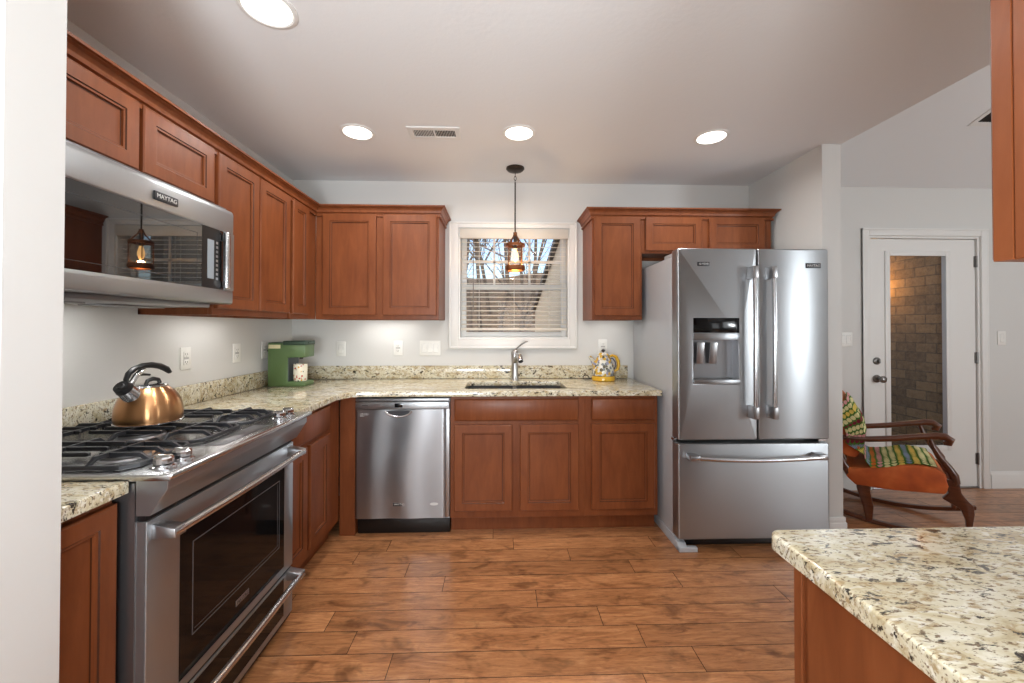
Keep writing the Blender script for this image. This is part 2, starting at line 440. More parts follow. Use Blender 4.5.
def leaf_ground():
    m = mat('leaf litter', lin(130, 108, 84), 0.95)
    n = noise(m, coords(m), 5, 8, 0.75)
    L(m, ramp(m, n, [(0.3, lin(70, 60, 46)), (0.5, lin(124, 104, 80)), (0.7, lin(164, 146, 120))]), base(m)); return m
M_LEAF = leaf_ground()
M_SIDING = mat('beige siding', lin(216, 202, 178), 0.7)
M_FASCIA = mat('dark fascia board', lin(74, 70, 66), 0.6)
M_LENS = mat('lamp lens', lin(255, 250, 240), 0.4, emis=(1, 0.97, 0.92, 1), estr=3.2)
M_BULB = mat('warm bulb', lin(255, 200, 120), 0.3, emis=(1, 0.62, 0.26, 1), estr=3.5)
M_DISPLAY = mat('display', lin(10, 12, 14), 0.1)
M_LABELW = mat('pale print', lin(214, 214, 212), 0.5)
M_TEXTD = mat('dark print', lin(60, 60, 62), 0.5)
M_BADGE = mat('badge dark', lin(46, 46, 50), 0.4, metal=0.1)

# ------------------------------------------------------------------ room dimensions
XL, D, CE = -1.6205, 3.172, 2.4707
XR = 2.145          # right face of the fridge wall = edge of the kitchen ceiling
SL = 0.35           # slope of the vaulted ceiling
XE, YR = 5.7, -4.0  # far side wall of the next room, rear wall

# floor: planks of 0.125 m laid along x
def build_floor():
    joints = {}
    for x, y in ((-0.04, 2.54), (0.085, 2.428), (0.403, 2.313), (-0.817, 2.321), (-0.5, 2.185), (0.729, 2.185), (-0.285, 2.055),
                 (0.932, 2.05), (0.181, 1.928), (0.46, 1.804), (-0.758, 1.825), (-0.614, 1.685), (0.606, 1.679), (-0.427, 1.556),
                 (0.794, 1.559), (1.399, 1.914)):
        joints.setdefault(math.floor((y-2.379+0.004)/0.1235), []).append(x)
    mb = MB(); bm = mb.bm
    lay = bm.loops.layers.float_color.new('plank')
    rnd = random.Random(3)
    x_lo, x_hi = -3.4, XE
    r0, r1 = math.floor((YR-2.379)/0.1235), math.ceil((D+0.1-2.379)/0.1235)
    for r in range(r0, r1):
        y0 = 2.379+r*0.1235; y1 = y0+0.1235
        js = sorted(joints.get(r, []))
        xs = list(js)
        x = (xs[0] if xs else rnd.uniform(-0.6, 0.6)+rnd.uniform(0, 1))
        if not xs: xs = [x]
        while xs[0] > x_lo: xs.insert(0, xs[0]-rnd.uniform(0.7, 1.5))
        while xs[-1] < x_hi: xs.append(xs[-1]+rnd.uniform(0.7, 1.5))
        xs = [max(x_lo, min(x_hi, v)) for v in xs]
        for a, b in zip(xs, xs[1:]):
            if b-a < 0.01: continue
            c = (rnd.random(), rnd.random(), rnd.random(), 1)
            g = 0.0013; z = rnd.uniform(-0.0004, 0.0)
            top = [(a+g, y0+g, z), (b-g, y0+g, z), (b-g, y1-g, z), (a+g, y1-g, z)]
            out = [(a, y0, z-0.0022), (b, y0, z-0.0022), (b, y1, z-0.0022), (a, y1, z-0.0022)]
            T = [bm.verts.new(p) for p in top]; O = [bm.verts.new(p) for p in out]
            f = bm.faces.new(T); f.material_index = 0
            for l in f.loops: l[lay] = c
            for i in range(4):
                f = bm.faces.new((O[i], O[(i+1) % 4], T[(i+1) % 4], T[i])); f.material_index = 1
                for l in f.loops: l[lay] = c
    mb.mi = 1; mb.box(x_lo, x_hi, YR, D+0.1, -0.12, -0.0024)
    o = mb.build('floor', [M_FLOOR, M_GROOVE], smooth=0); o['kind'] = 'structure'
    o['label'] = 'hand scraped reddish brown hardwood plank floor'
build_floor()

# walls
m_ = MB().box(XL-0.12, XL, 0.795, D+0.15, 0, CE); structure('wall_left', m_, M_WALL, 'pale grey wall behind the range and microwave')
m_ = MB().box(-3.4, -0.958, 0.797, 0.9065, 0, CE); structure('wall_near_left', m_, M_WALL, 'end of a pale grey wall at the left edge of the picture')
WX0, WX1, WZ0, WZ1 = -0.325, 0.556, 1.226, 2.104       # window opening
DX0, DX1, DZ1 = 3.02, 3.955, 2.065                     # door opening
m_ = MB()
m_.box(XL, WX0, D, D+0.15, 0, CE+0.4); m_.box(WX0, WX1, D, D+0.15, 0, WZ0); m_.box(WX0, WX1, D, D+0.15, WZ1, CE+0.4)
m_.box(WX1, DX0, D, D+0.15, 0, CE+0.4); m_.box(DX0, DX1, D, D+0.15, DZ1, CE+0.4); m_.box(DX1, XE, D, D+0.15, 0, CE+0.4)
structure('wall_back', m_, M_WALL, 'pale grey wall with the kitchen window and the glazed door')
m_ = MB().box(2.024, XR, 2.437, D, 0, CE+0.02); structure('wall_beside_fridge', m_, M_WALL, 'short white wall stub right of the fridge')
m_ = MB().box(XE, XE+0.12, YR, D+0.15, 0, 4.2); structure('wall_far_right', m_, M_WALL)
m_ = MB().box(-3.4, XE, YR-0.12, YR, 0, 4.2); structure('wall_rear', m_, M_WALL)
m_ = MB().box(-3.52, -3.4, YR, 0.9, 0, CE); structure('wall_dining_left', m_, M_WALL)
m_ = MB().box(0.60, 2.1, -0.04, 0.085, 0, CE); structure('wall_near_right', m_, M_WALL)
# ceilings
m_ = MB().box(-3.4, XR, YR, D+0.1, CE, CE+0.1); structure('ceiling', m_, M_CEIL, 'flat pale grey kitchen ceiling')
yr = -0.5; zr = CE+SL*(D-yr)
m_ = MB()
m_.prism([(D+0.1, CE-SL*0.1), (yr, zr), (YR, CE+SL*(D-yr)-SL*(yr-YR)), (YR, CE+SL*(D-yr)-SL*(yr-YR)+0.1), (yr, zr+0.1), (D+0.1, CE-SL*0.1+0.1)], 'x', XR, XE)
structure('ceiling_vaulted', m_, M_CEIL, 'sloping grey ceiling of the next room')
m_ = MB().prism([(D+0.1, CE+0.05), (D+0.1, CE+0.08), (yr, zr+0.08), (YR, zr-SL*(yr-YR)+0.08), (YR, CE+0.05)], 'x', XR-0.1, XR-0.001)
structure('wall_above_ceiling_edge', m_, M_WALL)

# baseboards
def baseboard(name, x0, x1, y0, y1, axis):
    m_ = MB(); t = 0.014
    prof = [(0, 0), (t, 0), (t, 0.105), (t*0.75, 0.118), (t*0.45, 0.128), (t*0.3, 0.138), (0, 0.138)]
    if axis == 'x': m_.prism([(y0-p, z) for p, z in prof], 'x', x0, x1)
    else: m_.prism([(x0+p, z) for p, z in prof], 'y', y0, y1)
    return structure(name, m_, M_TRIM)
baseboard('baseboard_back', XR, DX0-0.075, D, D, 'x')
baseboard('baseboard_back_right', DX1+0.075, XE, D, D, 'x')
m_ = MB().box(2.010, XR+0.014, 2.423, 2.437, 0, 0.105, 0.002); m_.box(XR, XR+0.014, 2.437, D-0.014, 0, 0.105)
m_.box(2.013, XR+0.009, 2.427, 2.437, 0.1, 0.138, 0.003); m_.box(XR, XR+0.008, 2.437, D-0.014, 0.1, 0.138)
structure('baseboard_fridge_wall', m_, M_TRIM)

# ------------------------------------------------------------------ window with frame, sashes
def bars(mb, x0, x1, z0, z1, w, y0, y1, bev=0.003):
    mb.box(x0, x0+w, y0, y1, z0, z1, bev); mb.box(x1-w, x1, y0, y1, z0, z1, bev)
    mb.box(x0+w, x1-w, y0, y1, z0, z0+w, bev); mb.box(x0+w, x1-w, y0, y1, z1-w, z1, bev)
def build_window():
    w = thing('window_1', 'white double hung kitchen window above the sink', 'window'); w['kind'] = 'structure'; del w['category']
    m = MB(); o0, o1, p0, p1 = -0.402, 0.617, 1.150, 2.152; c = 0.074
    for a_, b_, c_, d_ in ((o0, WX0-0.002, p0, p1), (WX1+0.002, o1, p0, p1), (WX0-0.002, WX1+0.002, p0, WZ0-0.002), (WX0-0.002, WX1+0.002, WZ1+0.002, p1)): m.box(a_, b_, D-0.016, D, c_, d_, 0.003)
    bars(m, o0, o1, p0, p1, 0.014, D-0.024, D-0.012, 0.003)
    m.build('window_casing', M_TRIM, w)
    m = MB(); bars(m, WX0, WX1, WZ0, WZ1, 0.012, D-0.004, D+0.15, 0.0)
    m.build('jamb', M_TRIM, w)
    zm = 1.645
    m = MB(); bars(m, WX0+0.012, WX1-0.012, zm-0.02, WZ1-0.012, 0.042, D+0.105, D+0.135, 0.003)
    for xx in (-0.045, 0.245): m.box(xx-0.009, xx+0.009, D+0.112, D+0.128, zm, WZ1-0.03)
    m.box(WX0+0.03, WX1-0.03, D+0.112, D+0.128, 1.845, 1.863)
    m.build('upper_sash', M_TRIM, w)
    m = MB(); bars(m, WX0+0.012, WX1-0.012, WZ0+0.012, zm+0.02, 0.042, D+0.072, D+0.102, 0.003)
    m.build('lower_sash', M_TRIM, w)
    m = MB().box(WX0+0.05, WX1-0.05, D+0.118, D+0.121, zm+0.01, WZ1-0.045); m.build('upper_pane', M_GLASS, w)
    m = MB().box(WX0+0.05, WX1-0.05, D+0.085, D+0.088, WZ0+0.045, zm-0.01); m.build('lower_pane', M_GLASS, w)
build_window()

def build_blind():
    t = thing('window_blind', 'white slatted blind hanging open in the window above the sink', 'blind', (0.1155, D+0.03, 2.098))
    hw = 0.424
    m = MB().box(-hw-0.006, hw+0.006, -0.054, -0.036, -0.078, 0.0, 0.004); m.box(-hw-0.006, -hw+0.006, -0.04, -0.0, -0.075, 0, 0.002); m.box(hw-0.006, hw+0.006, -0.04, -0.0, -0.075, 0, 0.002)
    m.build('valance', M_BLIND, t)
    m = MB().box(-hw+0.01, hw-0.01, -0.026, 0.024, -0.05, -0.003); m.build('head_rail', M_BLIND, t)
    m = MB(); n = 19
    for k in range(n):
        z = -0.098-k*0.0365
        bm = m.bm; a = radians(9)
        ca, sa = cos(a), sin(a)
        prof = [(-0.025, -0.001), (-0.0125, 0.0006), (0, 0.0012), (0.0125, 0.0006), (0.025, -0.001), (0.025, -0.0036), (0.0125, -0.002), (0, -0.0014), (-0.0125, -0.002), (-0.025, -0.0036)]
        m.prism([(p*ca-q*sa, z+p*sa+q*ca) for p, q in prof], 'x', -hw+0.004, hw-0.004)
    m.build('slats', M_BLIND, t)
    zb = -0.098-n*0.0365
    m = MB().box(-hw+0.002, hw-0.002, -0.026, 0.026, zb-0.014, zb+0.006, 0.004); m.build('bottom_rail', M_BLIND, t)
    for xx in (-0.28, 0.0, 0.28):
        m = MB()
        for yy in (-0.027, 0.027): m.cyl((xx, yy, -0.05), (xx, yy, zb), 0.0011, n=6)
        m.build('ladder_cord', M_BLIND, t)
    m = MB().cyl((-0.325, -0.034, -0.08), (-0.325, -0.034, -0.60), 0.0035, n=8); m.cyl((-0.325, -0.034, -0.6), (-0.325, -0.034, -0.65), 0.005, 0.0045, n=8)
    m.build('tilt_wand', mat('wand brown grey', lin(120, 112, 104), 0.3), t)
    m = MB().cyl((0.385, -0.03, -0.08), (0.385, -0.03, -0.70), 0.0014, n=6); m.cyl((0.385, -0.03, -0.70), (0.385, -0.03, -0.745), 0.003, 0.008, n=10)
    m.build('lift_cord', M_BLIND, t)
build_blind()

# ------------------------------------------------------------------ glazed door in the next room
def build_door():
    d = thing('door_1', 'white exterior door with a tall glass light, hinges on the right', 'door', (DX0, D, 0)); d['kind'] = 'structure'; del d['category']
    w = DX1-DX0
    m = MB(); cw = 0.058
    for a, b in ((-0.064, -0.064+cw), (w+0.006, w+0.064)): m.box(a, b, -0.018, 0, 0, DZ1+0.064, 0.004); m.box(a if a < 0 else b-0.012, (a+0.012) if a < 0 else b, -0.0195, 0, 0, DZ1+0.064, 0.002)
    m.box(-0.006, w+0.006, -0.018, 0, DZ1+0.006, DZ1+0.064, 0.004); m.box(-0.064, w+0.064, -0.024, 0, DZ1+0.053, DZ1+0.066, 0.003)
    m.build('door_casing', M_TRIM, d)
    m = MB().box(-0.006, 0.012, -0.002, 0.14, 0, DZ1+0.006); m.box(w-0.012, w+0.006, -0.002, 0.14, 0, DZ1+0.006); m.box(0.012, w-0.012, -0.002, 0.14, DZ1-0.012, DZ1+0.006)
    m.build('jamb', M_TRIM, d)
    # leaf with an opening for the glass
    lx0, lx1, lz0, lz1 = 0.015, w-0.018, 0.012, DZ1-0.016
    gx0, gx1, gz0, gz1 = 0.178, 0.664, 0.345, 1.915
    M = Matrix(((1, 0, 0, 0), (0, 0, -1, 0.041), (0, 1, 0, 0), (0, 0, 0, 1)))
    m = MB().slab([(lx0, lz0), (lx1, lz0), (lx1, lz1), (lx0, lz1)], [[(gx0, gz0), (gx1, gz0), (gx1, gz1), (gx0, gz1)]], 0, 0.030, 0.002, 1, M)
    leaf = m.build('door_leaf', M_TRIM, d)
    m = MB(); bars(m, gx0-0.036, gx1+0.036, gz0-0.036, gz1+0.036, 0.042, 0.000, 0.016, 0.005)
    m.build('glass_frame', M_TRIM, d)
    m = MB().box(gx0, gx1, 0.03, 0.036, gz0, gz1); m.build('glass_pane', M_GLASS, d)
    Mk = Matrix.Rotation(radians(90), 3, 'X')
    m = MB().lathe([(0.0, 0.0), (0.032, 0.0), (0.032, 0.006), (0.026, 0.01), (0.012, 0.014), (0.011, 0.032), (0.022, 0.04), (0.028, 0.052), (0.027, 0.064), (0.016, 0.072), (0, 0.074)], (0.07, 0.011, 0.90), 24, Mk)
    m.build('door_knob', M_KNOBN, d)
    m = MB().lathe([(0.0, 0.0), (0.030, 0.0), (0.030, 0.008), (0.024, 0.014), (0.012, 0.015), (0.012, 0.02), (0, 0.02)], (0.07, 0.011, 1.045), 24, Mk); m.box(0.066, 0.074, -0.024, -0.008, 1.03, 1.06, 0.002)
    m.build('deadbolt', M_KNOBN, d)
    for z in (0.24, 1.07, 1.865):
        m = MB().cyl((w-0.014, 0.004, z-0.047), (w-0.014, 0.004, z+0.047), 0.0075, n=12); m.box(w-0.03, w+0.002, 0.006, 0.012, z-0.045, z+0.045)
        m.build('hinge', M_KNOBN, d)
    m = MB().box(0.0, w, 0.0, 0.16, 0, 0.012, 0.003); m.build('threshold', M_CAST, d)
build_door()

# ------------------------------------------------------------------ cabinets
def panel_front(m, x0, x1, z0, z1, yb, t=0.02, frame=0.056, left=1.0):
    """recessed-panel door on the plane y=yb (front at yb-t), facing -y; left scales the stile at x0."""
    bm = m.bm
    prof = [(0, 0), (0, t-0.004), (0.004, t), (frame-0.006, t), (frame-0.0035, t-0.0035), (frame+0.003, t-0.004), (frame+0.0045, t-0.0105), (frame+0.0075, t-0.0115), (frame+0.012, t-0.0115)]
    rings = []
    for ins, h in prof:
        rings.append([bm.verts.new(p) for p in ((x0+ins*left, yb-h, z0+ins), (x1-ins, yb-h, z0+ins), (x1-ins, yb-h, z1-ins), (x0+ins*left, yb-h, z1-ins))])
    for k, (A, B) in enumerate(zip(rings, rings[1:])):
        for i in range(4):
            f = bm.faces.new((A[i], A[(i+1) % 4], B[(i+1) % 4], B[i]))
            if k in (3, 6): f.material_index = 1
    bm.faces.new(rings[-1]); bm.faces.new(rings[0][::-1])
    bmesh.ops.recalc_face_normals(bm, faces=bm.faces[:])
    return m
def slab_front(m, x0, x1, z0, z1, yb, t=0.02):
    bm = m.bm
    prof = [(0, 0), (0, t-0.008), (0.003, t-0.004), (0.010, t), ]
    rings = [[bm.verts.new(p) for p in ((x0+i, yb-h, z0+i), (x1-i, yb-h, z0+i), (x1-i, yb-h, z1-i), (x0+i, yb-h, z1-i))] for i, h in prof]
    for A, B in zip(rings, rings[1:]):
        for i in range(4): bm.faces.new((A[i], A[(i+1) % 4], B[(i+1) % 4], B[i]))
    bm.faces.new(rings[-1]); bm.faces.new(rings[0][::-1])
    bmesh.ops.recalc_face_normals(bm, faces=bm.faces[:])
    return m
G_UP, G_BASE = 'wooden wall cabinets', 'wooden base cabinets'
def wall_cabinet(label, loc, rz, w, dep, h, doors, sides=True):
    t = thing('wall_cabinet', label, 'cabinet', loc, rz, G_UP)
    m = MB()
    m.box(0, w, -dep+0.019, 0, 0.022, h)                          # carcass
    m.box(0, 0.016, -dep+0.019, 0, 0, 0.022); m.box(w-0.016, w, -dep+0.019, 0, 0, 0.022)
    m.box(0, w, -0.012, 0, 0, 0.022)
    m.box(0, w, -dep, -dep+0.019, 0, h, 0.0015, 1)               # face frame
    m.build('cabinet_body', M_WOOD, t)
    for x0, x1, z0, z1 in doors:
        panel_front(MB(), x0, x1, z0, z1, -dep).build('door', [M_WOOD, M_DOORGRV], t)
    return t
ZU = 1.372; UH = 0.762; UD = 0.325; DZB, DZT = 0.030, 0.742
R90 = pi/2
# left wall (facing +x): local x runs along world +y
wall_cabinet('short two door cabinet directly above the microwave', (XL, 1.073, 1.852), R90, 0.764, UD, ZU+UH-1.852,
             [(0.016, 0.376, 0.018, DZT-0.48), (0.392, 0.748, 0.018, DZT-0.48)])
wall_cabinet('tall two door wall cabinet just right of the microwave', (XL, 1.838, ZU), R90, 0.640, UD, UH,
             [(0.012, 0.318, DZB, DZT), (0.328, 0.632, DZB, DZT)])
wall_cabinet('narrow one door wall cabinet in the corner above the green coffee maker', (XL, 2.504, ZU), R90, 0.343, UD, UH,
             [(0.002, 0.208, DZB, DZT)])
# back wall
wall_cabinet('two door wall cabinet between the corner and the window', (-1.2945, D, ZU), 0, 0.862, UD, UH,
             [(0.052, 0.424, DZB, DZT), (0.472, 0.848, DZB, DZT)])
wall_cabinet('one door wall cabinet between the window and the fridge', (0.664, D, ZU), 0, 0.362, UD, UH,
             [(0.012, 0.346, DZB, DZT)])
wall_cabinet('short two door cabinet above the fridge', (1.0265, D, 1.852), 0, 0.953, UD, ZU+UH-1.852,
             [(0.022, 0.434, 0.018, DZT-0.48), (0.488, 0.898, 0.018, DZT-0.48)])
# cabinet hanging over the peninsula, facing +y
t = wall_cabinet('close up side of a wall cabinet hanging over the peninsula, at the top right edge', (1.4462, 0.087, 1.386), pi, 0.9145, 0.309, 0.762,
             [(0.012, 0.455, 0.0, 0.742), (0.459, 0.9155, 0.0, 0.742)])
t['group'] = G_UP

# crown molding swept along the tops
def crown(name, path, label, closed_ends=True):
    """path: front corner points (x,y) of the cabinet faces, walls at both ends; profile projects to the left-hand... outward."""
    prof = [(0.0, -0.036), (0.012, -0.036), (0.012, -0.022), (0.005, -0.020), (0.008, -0.012), (0.016, -0.008), (0.019, 0.006), (0.027, 0.019), (0.038, 0.024), (0.038, 0.027), (0.047, 0.029), (0.048, 0.038), (0.0, 0.038)]
    z0 = ZU+UH
    m = MB(); bm = m.bm; P = [Vector((x, y, 0)) for x, y in path]; rings = []
    for i, p in enumerate(P):
        dirs = []
        if i > 0: dirs.append((P[i]-P[i-1]).normalized())
        if i < len(P)-1: dirs.append((P[i+1]-P[i]).normalized())
        ns = [Vector((d.y, -d.x, 0)) for d in dirs]
        n = ns[0] if len(ns) == 1 else (ns[0]+ns[1])/(1+ns[0].dot(ns[1]))
        rings.append([bm.verts.new(p+n*o+Vector((0, 0, z0+z))) for o, z in prof])
    k = len(prof)
    for A, B in zip(rings, rings[1:]):
        for j in range(k): bm.faces.new((A[j], A[(j+1) % k], B[(j+1) % k], B[j]))
    bm.faces.new(rings[0]); bm.faces.new(rings[-1][::-1])
    bmesh.ops.recalc_face_normals(bm, faces=bm.faces[:])
    return tag(m.build(name, M_WOODH, smooth=18), label, 'molding', 'crown moldings')
FX, FY = XL+UD, D-UD
crown('crown_molding', [(FX, 0.91), (FX, FY), (-0.4325, FY), (-0.4325, D-0.002)], 'long wooden crown molding over the left and corner wall cabinets')
crown('crown_molding', [(0.664, D-0.002), (0.664, FY), (1.9795, FY), (1.9795, D-0.002)], 'wooden crown molding over the cabinets at the fridge')
for o in [o for o in C.objects if o.name.startswith('crown_molding')]:
    o.data.materials[0] = M_WOOD

# base cabinets
def base_cabinet(label, loc, rz, w, doors, drawers, dep=0.61, toe=True, frame=0.056, left=1.0):
    t = thing('base_cabinet', label, 'cabinet', loc, rz, G_BASE)
    m = MB()
    if label.startswith('sink'):
        m.box(0, 0.016, -dep+0.019, 0, 0.1, 0.88); m.box(w-0.016, w, -dep+0.019, 0, 0.1, 0.88); m.box(0.016, w-0.016, -dep+0.019, 0, 0.1, 0.118)
        m.box(0.016, w-0.016, -0.012, 0, 0.118, 0.88)
    else: m.box(0, w, -dep+0.019, 0, 0.1, 0.88)
    m.box(0, w, -dep, -dep+0.019, 0.105, 0.88, 0.0015, 1)
    m.build('cabinet_body', M_WOOD, t)
    m = MB().box(0, w, -dep+0.062, -dep+0.08, 0.0, 0.106); m.box(0, 0.016, -dep+0.075, -0.05, 0, 0.1); m.box(w-0.016, w, -dep+0.075, -0.05, 0, 0.1)
    m.build('toe_kick', M_WOOD, t)
    for x0, x1, z0, z1 in doors: panel_front(MB(), x0, x1, z0, z1, -dep, frame=frame, left=left).build('door', [M_WOOD, M_DOORGRV], t)
    for x0, x1, z0, z1 in drawers: slab_front(MB(), x0, x1, z0, z1, -dep).build('drawer_front', M_WOODH, t)
    return t
x0 = -0.3125
base_cabinet('sink base cabinet under the kitchen sink, right of the dishwasher', (x0, D-0.003, 0), 0, 0.861,
             [(0.026, 0.393, 0.152, 0.698), (0.443, 0.818, 0.152, 0.698)], [(0.026, 0.818, 0.722, 0.860)])
base_cabinet('single door and drawer base cabinet beside the fridge', (0.549, D, 0), 0, 0.474,
             [(0.042, 0.450, 0.152, 0.698)], [(0.042, 0.450, 0.722, 0.860)])
base_cabinet('two door base cabinet between the range and the dishwasher corner', (XL+0.003, 1.843, 0), R90, 0.70,
             [(0.018, 0.256, 0.152, 0.698), (0.286, 0.530, 0.152, 0.698)], [(0.018, 0.530, 0.722, 0.860)])
base_cabinet('narrow base cabinet at the near left, left of the range', (XL+0.003, 0.909, 0), R90, 0.166,
             [(0.0, 0.162, 0.152, 0.858)], [], frame=0.052, left=0.25)
# filler panel beside the dishwasher
m = MB().box(-1.0095, -0.9115, D-0.61, D-0.59, 0.0, 0.88, 0.0015, 1); m.box(-0.93, -0.9115, D-0.59, D-0.02, 0, 0.88)
tag(m.build('corner_filler_panel', M_WOOD), 'wooden corner filler panel left of the dishwasher', 'panel')

# peninsula
pen = thing('peninsula_cabinet', 'wooden peninsula cabinet end under the near right granite top', 'cabinet', (0.542, 0.10, 0), 0, G_BASE)
m = MB(); m.box(0.006, 1.45, 0.012, 0.605, 0.1, 0.88); m.box(0.0, 1.45, 0.604, 0.624, 0.105, 0.88, 0.0015, 1); m.box(0.02, 1.45, 0.03, 0.55, 0, 0.1)
m.build('cabinet_body', M_WOOD, pen)
m = MB().box(0.0, 0.02, 0.0, 0.593, 0.0, 0.88, 0.002, 1); m.build('end_panel', M_WOOD, pen)
for i in range(3):
    m = panel_front(MB(), -(0.46+i*0.48), -(0.03+i*0.48), 0.152, 0.858, 0)
    o = m.build('door', [M_WOOD, M_DOORGRV], pen, loc=(0, 0.624, 0), rot=(0, 0, pi))

# ------------------------------------------------------------------ granite tops
def arc(cx, cy, r, a0, a1, n=6):
    return [(cx+r*cos(radians(a0+(a1-a0)*i/n)), cy+r*sin(radians(a0+(a1-a0)*i/n))) for i in range(n+1)]
CX, CY, CR = -0.970, 2.522, 1.040
SX0, SX1, SY0, SY1 = -0.232, 0.452, 2.632, 2.995
ct = thing('countertop', 'beige speckled granite worktop running round the corner to the fridge', 'countertop', (0, 0, 0), 0, 'granite worktops')
outer = [(XL+0.001, 1.839), (CX, 1.839), (CX, 2.40), (CX+0.012, 2.44), (CX+0.05, 2.502), (CX+0.085, CY), (CR-0.004, CY), (CR, CY+0.004), (CR, D-0.001), (XL+0.001, D-0.001)]
r = 0.035
hole = arc(SX0+r, SY0+r, r, 180, 270)+arc(SX1-r, SY0+r, r, 270, 360)+arc(SX1-r, SY1-r, r, 0, 90)+arc(SX0+r, SY1-r, r, 90, 180)
m = MB().slab(outer, [hole], 0.8815, 0.914, 0.005, 3)
m.build('worktop', M_GRANITE, ct)
m = MB().box(XL+0.001, CR-0.02, D-0.021, D-0.001, 0.9145, 1.016, 0.003); m.box(XL+0.001, XL+0.021, 0.908, D-0.022, 0.9145, 1.016, 0.003)
m.build('backsplash', M_GRANITE, ct)
m = MB().slab([(XL+0.001, 0.908), (CX, 0.908), (CX, 1.079), (XL+0.001, 1.079)], [], 0.8815, 0.914, 0.006, 3)
tag(m.build('countertop', M_GRANITE), 'small end of beige granite worktop left of the range', 'countertop', 'granite worktops')
px0, py1 = 0.531, 0.784
outer = arc(px0+0.025, py1-0.025, 0.025, 180, 90)+[(2.0, py1), (2.0, 0.088), (px0, 0.088)]
m = MB().slab(outer, [], 0.884, 0.914, 0.006, 3)
tag(m.build('countertop', M_GRANITE), 'cream speckled granite peninsula top at the lower right corner', 'countertop', 'granite worktops')

# sink
sk = thing('kitchen_sink', 'dark grey undermount sink set in the granite below the window', 'sink', (0.11, 2.8135, 0.88))
def basin(x0, x1, y0, y1, z0, z1, r=0.03, t=0.004):
    m = MB()
    def rr(k): return arc(x0+k+r, y0+k+r, r, 180, 270, 5)+arc(x1-k-r, y0+k+r, r, 270, 360, 5)+arc(x1-k-r, y1-k-r, r, 0, 90, 5)+arc(x0+k+r, y1-k-r, r, 90, 180, 5)
    bm = m.bm
    rings = [[bm.verts.new((p[0], p[1], z)) for p in rr(k)] for k, z in ((-0.012, z1), (0, z1), (0.006, z0+0.02), (0.02, z0), (0.05, z0-0.002))]
    n = len(rings[0])
    for A, B in zip(rings, rings[1:]):
        for j in range(n): bm.faces.new((A[j], A[(j+1) % n], B[(j+1) % n], B[j]))
    bm.faces.new(rings[-1]); bmesh.ops.recalc_face_normals(bm, faces=bm.faces[:]); 
    for f in bm.faces:
        if f.normal.z < -0.5: f.normal_flip()
    return m
basin(-0.345, -0.012, -0.185, 0.185, -0.19, 0.0).build('left_bowl', M_SINK, sk)
basin(0.012, 0.345, -0.185, 0.185, -0.19, 0.0).build('right_bowl', M_SINK, sk)
for xx in (-0.18, 0.18):
    m = MB().lathe([(0, -0.006), (0.03, -0.006), (0.042, 0.0), (0.045, 0.003), (0.040, 0.003), (0, -0.002)], (xx, 0.03, -0.190), 20); m.build('drain', M_CHROME, sk)

# faucet
fc = thing('kitchen_faucet', 'brushed nickel single lever faucet behind the sink', 'faucet', (0.117, 3.075, 0.914))
m = MB().lathe([(0.0, 0), (0.034, 0), (0.034, 0.006), (0.028, 0.012), (0.025, 0.03), (0.0255, 0.12), (0.027, 0.19), (0.026, 0.215), (0.018, 0.228), (0, 0.232)], n=28)
m.build('faucet_body', M_NICKEL, fc)
m = MB().tube([(0, 0.0, 0.135), (0.010, -0.05, 0.165), (0.018, -0.10, 0.188), (0.024, -0.15, 0.196), (0.028, -0.19, 0.190)], [0.020, 0.019, 0.018, 0.018, 0.019], 18)
m.build('spout', M_NICKEL, fc)
m = MB().tube([(0.028, -0.185, 0.191), (0.031, -0.215, 0.18), (0.033, -0.232, 0.160)], [0.0205, 0.021, 0.019], 18)
m.build('spray_head', M_STEELS, fc)
m = MB().tube([(0.004, 0, 0.222), (0.02, -0.005, 0.245), (0.05, -0.015, 0.272), (0.082, -0.025, 0.292), (0.098, -0.03, 0.296)], [0.011, 0.009, 0.009, 0.011, 0.008], 12, flat=0.6)
m.build('lever', M_NICKEL, fc)

# ------------------------------------------------------------------ dishwasher
dw = thing('dishwasher', 'stainless steel dishwasher between the corner and the sink cabinet', 'dishwasher', (-0.611, 2.562, 0))
w2 = 0.295
m = MB().box(-w2, w2, 0.0, 0.58, 0.106, 0.868); m.box(-w2+0.02, w2-0.02, 0.06, 0.56, 0.0, 0.106); m.build('cabinet_body', M_STEELD, dw)
def dish_door():
    m = MB()
    def f(u, v):
        x = -w2+0.002+u*(2*w2-0.03); z = 0.118+v*(0.80-0.118)
        e = min(u, 1-u)*(2*w2-0.03)
        y = -0.022-0.006*(1-(1-min(1, e/0.012))**2)-0.0035*sin(pi*u)*sin(2*pi*(u*1.9+0.16*sin(3.1*v+0.6)))
        return (x, y, z)
    us = [0, .002, .005, .01, .016, .022]+[.022+(1-.044)*k/48 for k in range(1, 48)]+[1-.022, 1-.016, 1-.01, 1-.005, 1-.002, 1]
    bm = m.bm; vs_ = [k/20 for k in range(21)]; V = [[bm.verts.new(f(u, v)) for v in vs_] for u in us]
    B = [[bm.verts.new((f(u, v)[0], -0.004, f(u, v)[2])) for v in (0, 1)] for u in us]
    for i in range(len(us)-1):
        for j in range(20): bm.faces.new((V[i][j], V[i+1][j], V[i+1][j+1], V[i][j+1]))
        bm.faces.new((B[i][0], B[i+1][0], V[i+1][0], V[i][0])); bm.faces.new((V[i][20], V[i+1][20], B[i+1][1], B[i][1]))
    bm.faces.new(V[0]+[B[0][1], B[0][0]])
    bm.faces.new(V[-1][::-1]+[B[-1][0], B[-1][1]])
    bmesh.ops.recalc_face_normals(bm, faces=bm.faces[:])
    return m
door = dish_door().build('door', M_STEELW, dw)
